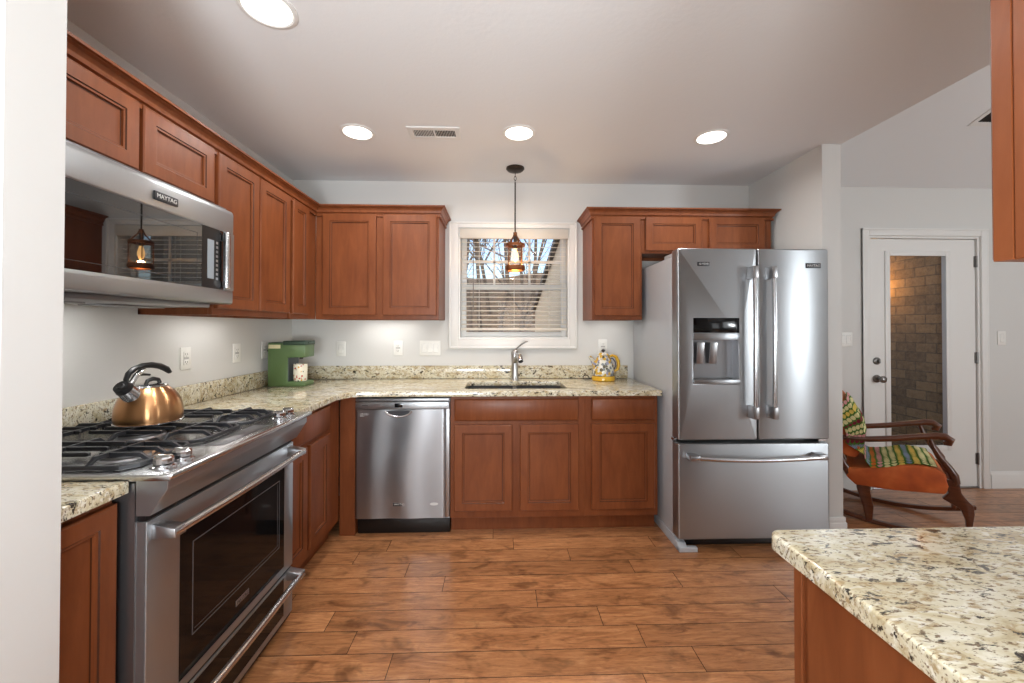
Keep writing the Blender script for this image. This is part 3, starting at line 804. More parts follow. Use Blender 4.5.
m = MB().box(w2-0.026, w2-0.001, -0.018, -0.002, 0.118, 0.80, 0.002); m.build('side_trim', M_CAST, dw)
m = MB().box(-w2+0.002, w2-0.001, -0.028, -0.002, 0.802, 0.846, 0.004); m.box(-w2+0.002, w2-0.001, -0.024, -0.002, 0.850, 0.868, 0.003)
cp = m.build('control_panel', M_STEEL, dw)
m = MB().box(-0.048, 0.002, -0.0292, -0.027, 0.812, 0.838, 0.001); m.build('display', M_DISPLAY, cp)
for k in range(7):
    xx = (-0.13, -0.078, 0.002, 0.022, 0.042, 0.062, 0.08)[k]
    m = MB().box(xx-0.004, xx+0.004, -0.0290, -0.027, 0.82, 0.832, 0.001); m.build('button', M_CAST, cp)
m = MB().box(-0.25, -0.215, -0.0288, -0.0275, 0.824, 0.828); m.build('marking', M_TEXTD, cp)
# scooped pocket handle
m = MB()
m.tube([(-0.105+0.165*k/12-0.0, -0.030-0.006*sin(pi*k/12), 0.790-0.034*sin(pi*k/12)**0.6) for k in range(13)], [0.006]*13, 10)
m.build('handle_lip', M_STEELS, door)
m = MB().prism([(-0.10+0.155*k/12, 0.791-0.030*sin(pi*k/12)**0.6) for k in range(13)], 'y', -0.0295, -0.0275); m.build('handle_pocket', M_BADGE, door)
m = MB().box(-w2+0.002, w2-0.001, 0.026, 0.05, 0.0, 0.106, 0.004); m.build('kick_plate', M_BLACK, dw)
m = MB().box(-0.055, 0.025, -0.0305, -0.027, 0.196, 0.216, 0.001); bd = m.build('badge', M_BADGE, door)
lettering('MAYTAG', 0.016, M_LABELW, bd, (-0.015, -0.0306, 0.206), (R90, 0, 0))
m = MB().lathe([(0, -0.0005), (0.026, -0.0005), (0.026, 0.0008), (0, 0.0008)], (0.2, -0.0285, 0.206), 24, Matrix.Rotation(R90, 3, 'X') @ Matrix.Scale(0.35, 3, Vector((0, 1, 0)))); m.build('oval_sticker', M_LABELW, door)
m = MB().box(-0.262, -0.192, -0.0288, -0.0275, 0.758, 0.760); m.build('marking', M_LABELW, door)
lettering('10 YEAR', 0.019, M_LABELW, door, (-0.227, -0.0289, 0.77), (R90, 0, 0))

# ------------------------------------------------------------------ refrigerator
fx0, fx1, fyf = 1.052, 1.966, 2.325
fr = thing('refrigerator', 'stainless steel french door fridge with bottom freezer and ice dispenser', 'refrigerator', (fx0, fyf, 0))
fw = fx1-fx0; fm = 0.481
m = MB().box(0.004, fw-0.004, 0.085, 0.80, 0.045, 1.752, 0.006); m.build('cabinet_body', M_FSIDE, fr)
def rbox(x0, x1, z0, z1, y0, y1, hole=None, r=0.010, bev=0.008):
    M = Matrix(((1, 0, 0, 0), (0, 0, -1, y1), (0, 1, 0, 0), (0, 0, 0, 1)))
    o = arc(x0+r, z0+r, r, 180, 270, 4)+arc(x1-r, z0+r, r, 270, 360, 4)+arc(x1-r, z1-r, r, 0, 90, 4)+arc(x0+r, z1-r, r, 90, 180, 4)
    return MB().slab(o, [hole] if hole else [], 0, y1-y0, bev, 3, M)
hz0, hz1, hx0, hx1 = 0.985, 1.245, 0.094, 0.366
ld = rbox(0.0, fm-0.004, 0.652, 1.787, 0.0, 0.078, [(hx0, hz0), (hx1, hz0), (hx1, hz1), (hx0, hz1)]).build('door', M_STEEL, fr)
rd = rbox(fm+0.004, fw, 0.652, 1.787, 0.0, 0.078).build('door', M_STEEL, fr)
fz = rbox(0.0, fw, 0.068, 0.630, 0.0, 0.078).build('freezer_drawer', M_STEEL, fr)
m = MB().box(0.01, fw-0.01, 0.078, 0.084, 0.07, 1.78); m.build('door_gasket', M_BLACK, fr)
for a in (0.0, fw-0.09):
    m = MB().box(a, a+0.09, 0.0, 0.16, 1.752, 1.782, 0.006) if False else MB().box(a+0.01, a+0.08, 0.09, 0.22, 1.752, 1.776, 0.006)
    m.build('hinge_cover', M_FSIDE, fr)
m = MB().box(0.03, fw-0.03, 0.05, 0.09, 0.012, 0.06, 0.003); m.build('kick_grille', M_BLACK, fr)
for a in (0.0, fw-0.11):
    m = MB().prism([(0.0, 0.0), (0.0, 0.03), (0.02, 0.045), (0.09, 0.06), (0.7, 0.06), (0.7, 0.0)], 'x', a if a == 0 else a+0.06, a+0.05 if a == 0 else a+0.11, 0.003)
    m.box(a, a+0.11, -0.012, 0.02, 0.0, 0.028, 0.004)
    m.build('foot', M_FSIDE, fr)
MB().box(0.0, 0.016, 0.06, 0.098, 0.634, 0.648).build('center_hinge', M_STEELS, fr); MB().box(fw-0.05, fw-0.005, 0.02, 0.09, 0.634, 0.648).build('center_hinge', M_STEELS, fr)
# dispenser
m = MB(); y2 = 0.062
m.box(hx0-0.001, hx1+0.001, y2, y2+0.004, hz0, hz1); m.box(hx0-0.002, hx0+0.002, 0.002, y2, hz0, hz1); m.box(hx1-0.002, hx1+0.002, 0.002, y2, hz0, hz1)
m.box(hx0, hx1, 0.002, y2, hz1-0.002, hz1+0.002); m.box(hx0, hx1, 0.002, y2, hz0-0.002, hz0+0.002)
ds = m.build('dispenser_recess', M_STEELD, ld)
for a in (0.128, 0.208):
    m = MB().prism([(0.02, 1.228), (0.028, 1.228), (0.046, 1.10), (0.038, 1.10)], 'x', a, a+0.044, 0.002); m.build('paddle', M_CAST, ld)
m = MB().box(hx0-0.003, hx1+0.003, -0.012, 0.05, hz0-0.002, hz0+0.026, 0.006); m.build('drip_tray', M_STEEL, ld)
m = MB().box(hx0-0.002, hx1+0.002, -0.003, 0.003, 1.286, 1.374, 0.001); m.build('display', M_DISPLAY, ld)
m = MB().box(hx0-0.003, hx1+0.003, -0.006, 0.003, 1.244, 1.284, 0.003); m.build('dispenser_trim', M_STEEL, ld)
def v_handle(x, parent):
    y = -0.052
    m = MB().tube([(x, y, 0.80), (x, y-0.004, 1.0), (x, y-0.006, 1.23), (x, y-0.004, 1.45), (x, y, 1.66)], 0.0135, 18)
    h = m.build('handle', M_STEELS, parent)
    for z0, z1 in ((0.785, 0.858), (1.602, 1.676)):
        m = MB().box(x-0.017, x+0.017, y-0.015, 0.004, z0, z1, 0.006); m.build('handle_mount', M_CAST, h)
v_handle(0.432, ld); v_handle(0.545, rd)
m = MB().tube([(0.065+0.785*k/14, -0.05-0.014*sin(pi*k/14), 0.562-0.010*sin(pi*k/14)) for k in range(15)], 0.0135, 18)
h = m.build('handle', M_STEELS, fz)
for a in (0.045, fw-0.075-0.04):
    m = MB().box(a, a+0.06, -0.064, 0.004, 0.547, 0.578, 0.006); m.build('handle_mount', M_CAST, h)
m = MB().box(0.775, 0.865, -0.004, 0.002, 1.672, 1.702, 0.001); b = m.build('badge', M_BADGE, rd)
lettering('MAYTAG', 0.0195, M_LABELW, b, (0.82, -0.0043, 1.687), (R90, 0, 0))
m = MB().box(0.118, 0.19, -0.003, 0.002, 1.682, 1.706, 0.001); b = m.build('badge', M_BADGE, ld)
lettering('10 YEAR', 0.0165, M_LABELW, b, (0.154, -0.0033, 1.694), (R90, 0, 0))

# ------------------------------------------------------------------ range (facing +x): local x along world +y, local y=0 near the wall
RY = 1.082; rw = 0.759
rg = thing('gas_range', 'stainless steel slide-in gas range below the microwave', 'range', (XL+0.03, RY, 0), R90)
def LX(wx): return -(wx-(XL+0.03))          # world x -> local y
FD = -0.930                                 # plane of the oven door front
m = MB().box(0.002, rw-0.002, LX(-0.958), 0.0, 0.03, 0.904); rb = m.build('range_body', M_STEELD, rg)
m = MB().box(0.03, rw-0.03, LX(-0.98), -0.1, 0.0, 0.03); m.build('plinth', M_BLACK, rg)
# cooktop deck with rolled edge
m = MB().prism([(0.012, 0.9156), (0.012, 0.930), (LX(-0.885), 0.930), (LX(-0.866), 0.9335), (LX(-0.857), 0.930), (LX(-0.856), 0.9205), (LX(-0.864), 0.912), (LX(-0.968), 0.912), (LX(-0.968), 0.9156)], 'x', -0.008, rw+0.016, 0.0025, 2)
deck = m.build('cooktop', M_STEELS, rg)
m = MB().prism([(LX(-0.873), 0.9115), (LX(-0.873), 0.888), (LX(-0.878), 0.881), (LX(-0.918), 0.818), (LX(-0.955), 0.818), (LX(-0.955), 0.9115)], 'x', 0.0, rw, 0.0015, 1)
m.build('control_fascia', M_STEEL, rg)
m = MB().box(0.010, rw-0.010, LX(-0.937), LX(-0.958), 0.03, 0.84); m.build('door_gap', M_BLACK, rg)
# oven door
M = Matrix(((1, 0, 0, 0), (0, 0, -1, LX(FD)+0.042), (0, 1, 0, 0), (0, 0, 0, 1)))
gx0, gx1, gz0, gz1 = 0.119, 0.678, 0.285, 0.712
m = MB().slab([(0.006, 0.252), (rw-0.004, 0.252), (rw-0.004, 0.800), (0.006, 0.800)], [[(gx0, gz0), (gx1, gz0), (gx1, gz1), (gx0, gz1)]], 0, 0.042, 0.004, 2, M)
od = m.build('oven_door', M_STEEL, rg)
m = MB().box(gx0-0.002, gx1+0.002, LX(FD+0.0005), LX(FD-0.022), gz0-0.002, gz1+0.002); og = m.build('oven_window', M_DGLASS, od)
M_GB = mat('grey glass border', lin(86, 86, 88), 0.15)
m = MB(); bars(m, gx0+0.045, gx1-0.035, gz0+0.098, gz1-0.045, 0.0035, LX(FD+0.0009), LX(FD-0.001), 0)
m.box(gx0+0.055, gx1-0.045, LX(FD+0.0009), LX(FD-0.001), gz0+0.112, gz0+0.114); m.box(gx1-0.052, gx1-0.050, LX(FD+0.0009), LX(FD-0.001), gz0+0.112, gz1-0.055)
m.build('window_border', M_GB, og)
m = MB().box(0.365, 0.438, LX(FD+0.0022), LX(FD), 0.328, 0.348, 0.001); bd = m.build('badge', M_CAST, og)
lettering('MAYTAG', 0.0155, M_TEXTD, bd, (0.4015, LX(FD+0.0025), 0.338), (R90, 0, 0))
def bar_handle(parent, x0, x1, z, out):
    y = LX(FD)-out
    m = MB().tube([(x0+(x1-x0)*k/16, y-0.008*sin(pi*k/16), z) for k in range(17)], 0.0125, 18); h = m.build('handle', M_STEELS, parent)
    for a, b in ((x0-0.004, x0+0.034), (x1-0.034, x1+0.004)):
        m = MB().prism([(LX(FD-0.001), z-0.016), (LX(FD-0.001), z+0.026), (y-0.010, z+0.013), (y-0.013, z-0.012)], 'x', a, b, 0.003); m.build('handle_mount', M_CAST, h)
bar_handle(od, 0.022, rw-0.022, 0.762, 0.052)
m = MB().slab([(0.006, 0.045), (rw-0.004, 0.045), (rw-0.004, 0.240), (0.006, 0.240)], [[(gx0, 0.075), (gx1, 0.075), (gx1, 0.230), (gx0, 0.230)]], 0, 0.042, 0.004, 2, M)
dr = m.build('warming_drawer', M_STEEL, rg)
m = MB().box(gx0-0.002, gx1+0.002, LX(FD+0.0005), LX(FD-0.022), 0.073, 0.232); m.build('drawer_glass', M_DGLASS, dr)
bar_handle(dr, 0.022, rw-0.022, 0.222, 0.052)
# knobs
for yy in (1.138, 1.203, 1.722, 1.786):
    c = (yy-RY, LX(-0.930), 0.930)
    m = MB().lathe([(0, 0), (0.030, 0), (0.030, 0.004), (0.022, 0.007)], c, 24)
    m.lathe([(0.020, 0.007), (0.0235, 0.010), (0.0235, 0.024), (0.020, 0.028), (0, 0.028)], c, 12)
    m.box(c[0]-0.004, c[0]+0.004, c[1]-0.02, c[1]+0.02, c[2]+0.026, c[2]+0.033, 0.002)
    m.build('knob', M_CHROME, rg, smooth=20)
m = MB().box(0.25, 0.52, LX(-0.90), LX(-0.965), 0.9302, 0.9312, 0.0005); m.build('touch_panel', M_STEELD, rg)
# burners
for bx, by, r in ((0.145, -1.12, 0.045), (0.145, -1.43, 0.036), (0.38, -1.28, 0.055), (0.615, -1.12, 0.036), (0.615, -1.43, 0.045)):
    c = (bx, LX(by), 0.930)
    m = MB().lathe([(0, 0), (r+0.02, 0), (r+0.018, 0.004), (r, 0.005), (r, 0.010), (r-0.004, 0.012)], c, 28); bu = m.build('burner', M_CAST, rg)
    m = MB().lathe([(0, 0.0105), (r+0.004, 0.0105), (r+0.004, 0.015), (r-0.004, 0.018), (0, 0.018)], c, 28); m.build('burner_cap', M_IRON, bu)
# cast iron grates: three sections
def grate(x0, x1):
    m = MB(); zt, zb = 0.962, 0.939; b = 0.010; t = 0.0042
    fy, by = LX(-0.985), LX(-1.565); mid = (fy+by)/2; xc = (x0+x1)/2
    # outer frame with clipped corners
    k = 0.03
    out = [(x0+k, fy), (x1-k, fy), (x1, fy+k), (x1, by-k), (x1-k, by), (x0+k, by), (x0, by-k), (x0, fy+k)]
    inn = [(x0+k+b*.4, fy+b), (x1-k-b*.4, fy+b), (x1-b, fy+k+b*.4), (x1-b, by-k-b*.4), (x1-k-b*.4, by-b), (x0+k+b*.4, by-b), (x0+b, by-k-b*.4), (x0+b, fy+k+b*.4)]
    m.slab(out, [inn], zb-0.006, zb+0.005, 0.002, 1)
    for cx in (x0+0.002, x1-0.010):
        for cy in (fy+0.05, by-0.06, mid-0.004): m.box(cx, cx+0.008, cy, cy+0.008, 0.930, zb)
    # raised fingers: front-to-back ones, then side-to-side ones
    for x in (x0+(x1-x0)*0.27, xc, x0+(x1-x0)*0.73):
        for s0, s1 in ((fy+0.003, mid-0.15), (mid-0.12, mid+0.12), (mid+0.15, by-0.003)):
            e0 = s0 < mid-0.2; e1 = s1 > mid+0.2
            m.prism([(s0, zb-0.003 if e0 else zt-0.010), (s0, zb+0.006 if e0 else zt-0.002), (s0+(0.026 if e0 else 0.004), zt), (s1-(0.026 if e1 else 0.004), zt), (s1, zb+0.006 if e1 else zt-0.002), (s1, zb-0.003 if e1 else zt-0.010),
                     (s1-(0.030 if e1 else 0.008), zt-0.011), (s0+(0.030 if e0 else 0.008), zt-0.011)], 'x', x-t, x+t)
    for yy in (fy+(by-fy)*0.20, mid, fy+(by-fy)*0.80):
        m.prism([(x0+0.002, zb-0.003), (x0+0.002, zb+0.006), (x0+0.024, zt+0.0008), (x1-0.024, zt+0.0008), (x1-0.002, zb+0.006), (x1-0.002, zb-0.003), (x1-0.028, zt-0.011), (x0+0.028, zt-0.011)], 'y', yy-t, yy+t)
    return m.build('grate', M_IRON, rg)
grate(0.018, 0.256); grate(0.261, 0.499); grate(0.504, 0.742)

# ------------------------------------------------------------------ microwave
mw = thing('microwave_oven', 'stainless steel over the range microwave with dark glass door', 'microwave', (XL, 1.0735, 1.418), R90)
ww = 0.762
mx = lambda wx: -(wx-XL)
m = MB().box(0.0, ww, mx(-1.235), -0.002, 0.0, 0.432); mb_ = m.build('microwave_body', M_STEELD, mw)
# bowed front: profile in (local y, z)
m = MB()
def bow(z, out=0.0): # front plane, slight curve outward at top and bottom rails
    return mx(-1.205)-out
y0_ = mx(-1.236)
top = [(y0_, 0.312), (bow(0), 0.312), (bow(0)-0.003, 0.32), (bow(0)-0.003, 0.40), (bow(0)+0.001, 0.412), (bow(0)+0.008, 0.418), (y0_, 0.418)]
m.prism(top, 'x', 0.0, ww, 0.0015, 1)
bot = [(y0_, 0.0), (bow(0)+0.004, 0.0), (bow(0)-0.002, 0.006), (bow(0)-0.003, 0.05), (bow(0), 0.062), (y0_, 0.062)]
m.prism(bot, 'x', 0.0, ww, 0.0015, 1)
m.box(ww-0.06, ww, mx(-1.199), mx(-1.236), 0.06, 0.314, 0.001, 1)
fr_ = m.build('door_frame', M_STEEL, mw)
m = MB().box(0.0, ww-0.058, mx(-1.2032), mx(-1.235), 0.060, 0.314, 0.001, 1); gl = m.build('door_glass', M_MWGLASS, mw)
m = MB(); bars(m, 0.055, 0.55, 0.085, 0.275, 0.002, mx(-1.2028), mx(-1.204), 0); m.build('window_border', mat('smoky border', lin(64, 64, 66), 0.15), gl)
m = MB().box(0.575, 0.676, mx(-1.2022), mx(-1.204), 0.062, 0.312); m.build('control_panel', M_BLACK, gl)
m = MB().box(0.603, 0.640, mx(-1.2012), mx(-1.203), 0.10, 0.262); m.build('control_screen', mat('pale keypad', lin(150, 160, 168), 0.2), gl)
for k in range(9):
    m = MB().box(0.653, 0.664, mx(-1.2012), mx(-1.203), 0.098+k*0.019, 0.108+k*0.019); m.build('button', M_CAST, gl)
hy = mx(-1.205)-0.020
m = MB().box(0.684, 0.710, hy-0.010, hy+0.010, 0.062, 0.312, 0.008, 3); h = m.build('handle', M_STEELS, mw)
for z in (0.085, 0.285):
    m = MB().box(0.687, 0.707, hy, mx(-1.2), z-0.014, z+0.014, 0.003); m.build('handle_mount', M_CAST, h)
m = MB().box(0.345, 0.445, bow(0)-0.009, bow(0)-0.002, 0.343, 0.373, 0.001); bd = m.build('badge', M_BADGE, fr_)
lettering('MAYTAG', 0.0215, M_LABELW, bd, (0.395, bow(0)-0.0093, 0.358), (R90, 0, 0))
m = MB().box(0.05, ww-0.06, mx(-1.26), -0.05, -0.018, 0.002, 0.004); m.build('vent_hood_underside', M_STEELD, mw)
m = MB()
for a in (0.1, 0.42): m.box(a, a+0.22, mx(-1.40), -0.09, -0.024, -0.016, 0.002)
m.build('grease_filter', M_STEELD, mw)
area('cooktop_lamp', (XL+0.2, 1.46, 1.39), (-0.25, 0, -1), 0.06, 0.4, 2.2, WARM)

# ------------------------------------------------------------------ copper kettle on the range
kt = thing('tea_kettle', 'copper whistling tea kettle with black and chrome handle on the range', 'kettle', (-1.303, 1.53, 0.9640), radians(268))
prof = [(0, 0.0), (0.084, 0.0), (0.095, 0.003), (0.0985, 0.012), (0.0995, 0.03), (0.097, 0.058), (0.089, 0.086), (0.075, 0.110), (0.058, 0.126), (0.050, 0.131), (0.048, 0.134), (0, 0.134)]
MB().lathe(prof, n=64).build('kettle_body', M_COPPER, kt)
MB().lathe([(0.049, 0.129), (0.053, 0.131), (0.053, 0.137), (0.045, 0.141), (0.038, 0.142), (0.0, 0.144)], n=40).build('lid', M_CHROME, kt)
MB().lathe([(0.094, -0.001), (0.101, 0.001), (0.101, 0.005), (0.097, 0.007)], n=56).build('base_rim', M_CHROME, kt)
m = MB().tube([(-0.030, 0.012, 0.140), (-0.022, 0.012, 0.154), (0.0, 0.012, 0.159), (0.022, 0.012, 0.154), (0.030, 0.012, 0.140)], [0.006, 0.007, 0.008, 0.007, 0.006], 12); m.build('lid_handle', M_BLACK, kt)
m = MB().tube([(0.048, 0, 0.088), (0.078, 0, 0.118), (0.100, 0, 0.138)], [0.034, 0.028, 0.025], 24); m.build('spout', M_CHROME, kt)
m = MB().tube([(0.096, 0, 0.135), (0.110, 0, 0.147)], [0.027, 0.023], 24); m.tube([(0.110, 0, 0.147), (0.113, 0, 0.1495)], [0.012, 0.009], 16); m.build('spout_cap', M_BLACK, kt)
m = MB().tube([(0.078, 0.0, 0.130), (0.072, 0, 0.155), (0.056, 0, 0.176), (0.034, 0, 0.192), (0.02, 0, 0.198)], [0.012, 0.010, 0.010, 0.009, 0.006], 12); m.build('handle_bracket', M_CHROME, kt)
hp = [(0.088, 0, 0.150), (0.091, 0, 0.168), (0.083, 0, 0.187), (0.062, 0, 0.202), (0.03, 0, 0.210), (-0.006, 0, 0.210), (-0.040, 0, 0.203), (-0.068, 0, 0.190), (-0.086, 0, 0.174)]
m = MB().tube(hp, [0.008, 0.009, 0.0105, 0.012, 0.0135, 0.0145, 0.015, 0.0145, 0.009], 14, flat=0.75); m.build('handle', M_BLACK, kt)
m = MB().tube([(0.052, 0, 0.178), (0.025, 0, 0.178), (0.0, 0, 0.174)], [0.004, 0.005, 0.004], 10); m.build('trigger', M_BLACK, kt)

# ------------------------------------------------------------------ green coffee maker and mug
cm = thing('coffee_maker', 'green single cup coffee maker in the counter corner', 'coffee maker', (-1.562, 2.74, 0.9145))
cm.scale = (0.84, 0.95, 0.985)
bw = 0.15
m = MB().prism([(0, 0), (0.29, 0), (0.292, 0.012), (0.288, 0.032), (0.158, 0.034), (0.158, 0.200), (0.292, 0.200), (0.292, 0.285), (0.286, 0.292), (0.004, 0.300), (0, 0.296)], 'y', 0, bw, 0.005, 2)
m.build('housing', M_GREEN, cm)
m = MB().box(0.118, 0.298, -0.004, bw+0.004, 0.284, 0.314, 0.008, 3); m.box(0.28, 0.306, 0.04, bw-0.04, 0.294, 0.306, 0.004); m.build('lid', M_DGREEN, cm)
m = MB().box(0.006, 0.10, -0.0022, 0.002, 0.262, 0.288, 0.001); m.build('cream_strip', M_CREAMP, cm)
m = MB().box(0.0, 0.118, 0.004, bw-0.004, 0.296, 0.304, 0.003); m.build('water_tank_lid', M_DGREEN, cm)
m = MB().box(0.156, 0.163, 0.004, bw-0.004, 0.036, 0.194); m.build('inner_panel', mat('dark grey plastic', lin(66, 74, 76), 0.4), cm)
m = MB().cyl((0.225, bw/2, 0.205), (0.225, bw/2, 0.186), 0.02, 0.012, 16); m.build('brew_nozzle', M_BLACK, cm)
m = MB().cyl((0.002, 0.03, 0.247), (-0.018, 0.03, 0.247), 0.010, n=14); m.build('tank_knob', M_BLACK, cm)
mg = thing('coffee_mug', 'cream mug with red and dark painted spots in the green coffee maker', 'mug', (-1.562+0.226*0.84, 2.74+0.058, 0.9145+0.034*0.985))
mg.scale = (0.90, 0.90, 0.97)
MB().lathe([(0, 0.0), (0.044, 0.0), (0.047, 0.004), (0.049, 0.05), (0.049, 0.118), (0.0475, 0.120), (0.046, 0.118), (0.045, 0.01), (0, 0.008)], n=36).build('mug_body', M_MUG, mg)
m = MB().tube([(0.0, 0.047, 0.095), (0.0, 0.068, 0.092), (0.0, 0.078, 0.065), (0.0, 0.068, 0.036), (0.0, 0.047, 0.03)], 0.0055, 10); m.build('handle', M_MUG, mg)

# ------------------------------------------------------------------ floral electric kettle on yellow base
tp = thing('floral_teapot', 'white floral teapot kettle with yellow base and handle beside the fridge', 'teapot', (0.792, 3.03, 0.9145))
MB().lathe([(0, 0), (0.082, 0), (0.087, 0.004), (0.088, 0.022), (0.084, 0.034), (0.07, 0.038), (0, 0.038)], n=44).build('warming_base', M_YELLOW, tp)
MB().lathe([(0, 0.038), (0.078, 0.038), (0.083, 0.048), (0.082, 0.075), (0.074, 0.115), (0.062, 0.15), (0.05, 0.178), (0.044, 0.188), (0.042, 0.193), (0, 0.193)], n=44).build('pot_body', M_FLORAL, tp)
MB().lathe([(0.046, 0.187), (0.047, 0.192), (0.04, 0.202), (0.022, 0.211), (0.0, 0.213)], n=32).build('lid', M_FLORAL, tp)
MB().lathe([(0.006, 0.211), (0.007, 0.217), (0.014, 0.222), (0.015, 0.229), (0.008, 0.236), (0, 0.237)], n=20).build('lid_knob', M_BADGE, tp)
m = MB().tube([(-0.055, 0, 0.115), (-0.078, -0.006, 0.142), (-0.092, -0.01, 0.163), (-0.108, -0.013, 0.180)], [0.026, 0.019, 0.014, 0.012], 16); m.build('spout', M_FLORAL, tp)
m = MB().tube([(0.042, 0, 0.178), (0.07, 0, 0.19), (0.098, 0, 0.178), (0.114, 0, 0.145), (0.118, 0, 0.11), (0.108, 0, 0.082), (0.085, 0, 0.066)], [0.010, 0.013, 0.016, 0.017, 0.016, 0.014, 0.009], 14, flat=0.8); m.build('handle', M_YELLOW, tp)
m = MB().tube([(0.046, -0.0, 0.166), (0.072, -0.0, 0.165), (0.092, 0, 0.140), (0.097, 0, 0.11), (0.086, 0, 0.088), (0.072, 0, 0.08)], 0.0045, 8); m.build('handle_lining', mat('violet black', lin(50, 38, 62), 0.4), tp)
m = MB().tube([(-0.082, 0.01, 0.008), (-0.105, 0.0, 0.012), (-0.118, 0.002, 0.034), (-0.134, 0.02, 0.04), (-0.15, 0.03, 0.024), (-0.148, 0.03, 0.006), (-0.12, 0.04, 0.004), (-0.09, 0.055, 0.004)], 0.0035, 8)
m.build('power_cord', M_BLACK, tp)

# ------------------------------------------------------------------ recessed lights, vents, pendant
GL = 'recessed ceiling lights'
def recessed(x, y, label, r=0.087):
    t = thing('recessed_light', label, 'ceiling light', (x, y, CE), 0, GL)
    MB().lathe([(r+0.012, 0.0), (r+0.012, -0.004), (r, -0.007), (r-0.006, -0.004), (r-0.008, 0.0)], n=40).build('trim_ring', M_TRIM, t)
    MB().lathe([(r-0.007, -0.0045), (0.0, -0.006)], n=40).build('lens', M_LENS, t)
    l = area('recessed_lamp', (x, y, CE-0.012), (0, 0, -1), 0.15, 0.15, LAMP_W, WARM, 'DISK', 165)
recessed(-0.842, 1.46, 'recessed ceiling light nearest the camera, above the range')
recessed(-0.842, 2.378, 'recessed ceiling light left of the ceiling vent')
recessed(0.113, 2.356, 'recessed ceiling light in front of the pendant')
recessed(1.28, 2.367, 'recessed ceiling light in front of the fridge')
recessed(0.55, 0.55, 'recessed ceiling light above the peninsula end')
recessed(0.4, -1.6, 'recessed ceiling light in the middle of the room behind the kitchen')
recessed(-2.0, -1.8, 'recessed ceiling light at the left of the room behind the kitchen')

def vent(name, label, M, L_=0.305, Wd=0.15, lm=None):
    t = bpy.data.objects.new(name, None); C.objects.link(t); t.matrix_world = M
    tag(t, label, 'vent', 'ceiling vents')
    a, b = L_/2, Wd/2
    m = MB().slab([(-a, -b), (a, -b), (a, b), (-a, b)], [[(-a+0.03, -b+0.035), (-0.006, -b+0.035), (-0.006, b-0.035), (-a+0.03, b-0.035)], [(0.006, -b+0.035), (a-0.03, -b+0.035), (a-0.03, b-0.035), (0.006, b-0.035)]], 0.0, 0.006, 0.002, 1)
    m.build('vent_frame', M_TRIM, t)
    m = MB().box(-a+0.025, a-0.025, -b+0.03, b-0.03, -0.0004, 0.0006); m.build('backing', M_SLOT, t)
    m = MB()
    for s, x0, x1 in ((1, -a+0.032, -0.008), (-1, 0.008, a-0.032)):
        n = 12
        for i in range(n):
            x = x0+(x1-x0)*(i+0.5)/n
            m.prism([(x-0.002-0.0025*s, 0.0008), (x-0.001-0.0025*s, 0.0008), (x+0.002+0.001*s, 0.0058), (x+0.0005+0.001*s, 0.0058)], 'y', -b+0.035, b-0.035)
    m.build('louvers', lm or M_TRIM, t)
Mv = Matrix.Translation((-0.388, 2.372, CE)) @ Matrix.Rotation(pi, 4, 'X')
vent('ceiling_vent', 'white louvered vent in the flat kitchen ceiling', Mv)
a = math.atan(SL)
cy = 2.45; Mv = Matrix.Translation((3.31, cy, CE+SL*(D-cy))) @ Matrix.Rotation(-a, 4, 'X') @ Matrix.Rotation(pi, 4, 'X')
vent('ceiling_vent', 'vent in the sloping ceiling beside the upper right cabinet', Mv, 0.33, 0.27, M_SLOT)

pd = thing('pendant_light', 'bronze lantern pendant hanging over the sink', 'pendant lamp', (0.111, 2.876, CE))
MB().lathe([(0, 0), (0.065, 0), (0.066, -0.008), (0.055, -0.02), (0.03, -0.026), (0.012, -0.03), (0, -0.03)], n=36).build('canopy', M_BRONZE, pd)
m = MB(); z = -0.034
for i in range(3):
    c = Vector((0, 0, z-0.016-i*0.026)); ax = 0 if i % 2 else 1
    m.tube([(c.x+(0.008*cos(t) if ax == 0 else 0), c.y+(0.008*cos(t) if ax else 0), c.z+0.016*sin(t)) for t in [2*pi*q/14 for q in range(14)]], 0.0022, 6, closed=True)
m.build('chain', M_BRONZE, pd)
MB().cyl((0, 0, -0.104), (0, 0, -0.478), 0.0055, n=12).build('rod', M_BRONZE, pd)
zt, zb = -0.555, -0.722
m = MB().lathe([(0, -0.468), (0.014, -0.468), (0.014, -0.488), (0.010, -0.492), (0.010, -0.5), (0, -0.5)], n=20)
for i in range(4):
    aa = pi/4+i*pi/2
    m.tube([(0.010*cos(aa), 0.010*sin(aa), -0.478), (0.018*cos(aa), 0.018*sin(aa), -0.50), (0.045*cos(aa), 0.045*sin(aa), -0.535), (0.064*cos(aa), 0.064*sin(aa), zt)], 0.0045, 8)
    m.cyl((0.0655*cos(aa), 0.0655*sin(aa), zt), (0.0655*cos(aa), 0.0655*sin(aa), zb), 0.003, n=8)
m.lathe([(0.058, zt+0.004), (0.070, zt+0.004), (0.072, zt-0.004), (0.070, zt-0.014), (0.058, zt-0.014), (0.058, zt+0.004)], n=36)
m.lathe([(0.056, zb+0.012), (0.068, zb+0.014), (0.073, zb+0.004), (0.073, zb-0.018), (0.066, zb-0.024), (0.056, zb-0.022), (0.056, zb+0.012)], n=36)
m.build('lantern_frame', M_BRZGLOW, pd)
MB().lathe([(0.060, zt-0.004), (0.060, zb+0.008)], n=36).build('glass_cylinder', M_AMBER, pd)
m = MB().cyl((0, 0, -0.498), (0, 0, zt-0.03), 0.013, n=16); m.build('socket', M_BRONZE, pd)
MB().lathe([(0.010, zt-0.028), (0.013, zt-0.045), (0.021, zt-0.075), (0.021, zt-0.095), (0.012, zt-0.118), (0, zt-0.124)], n=24).build('bulb', M_BULB, pd)
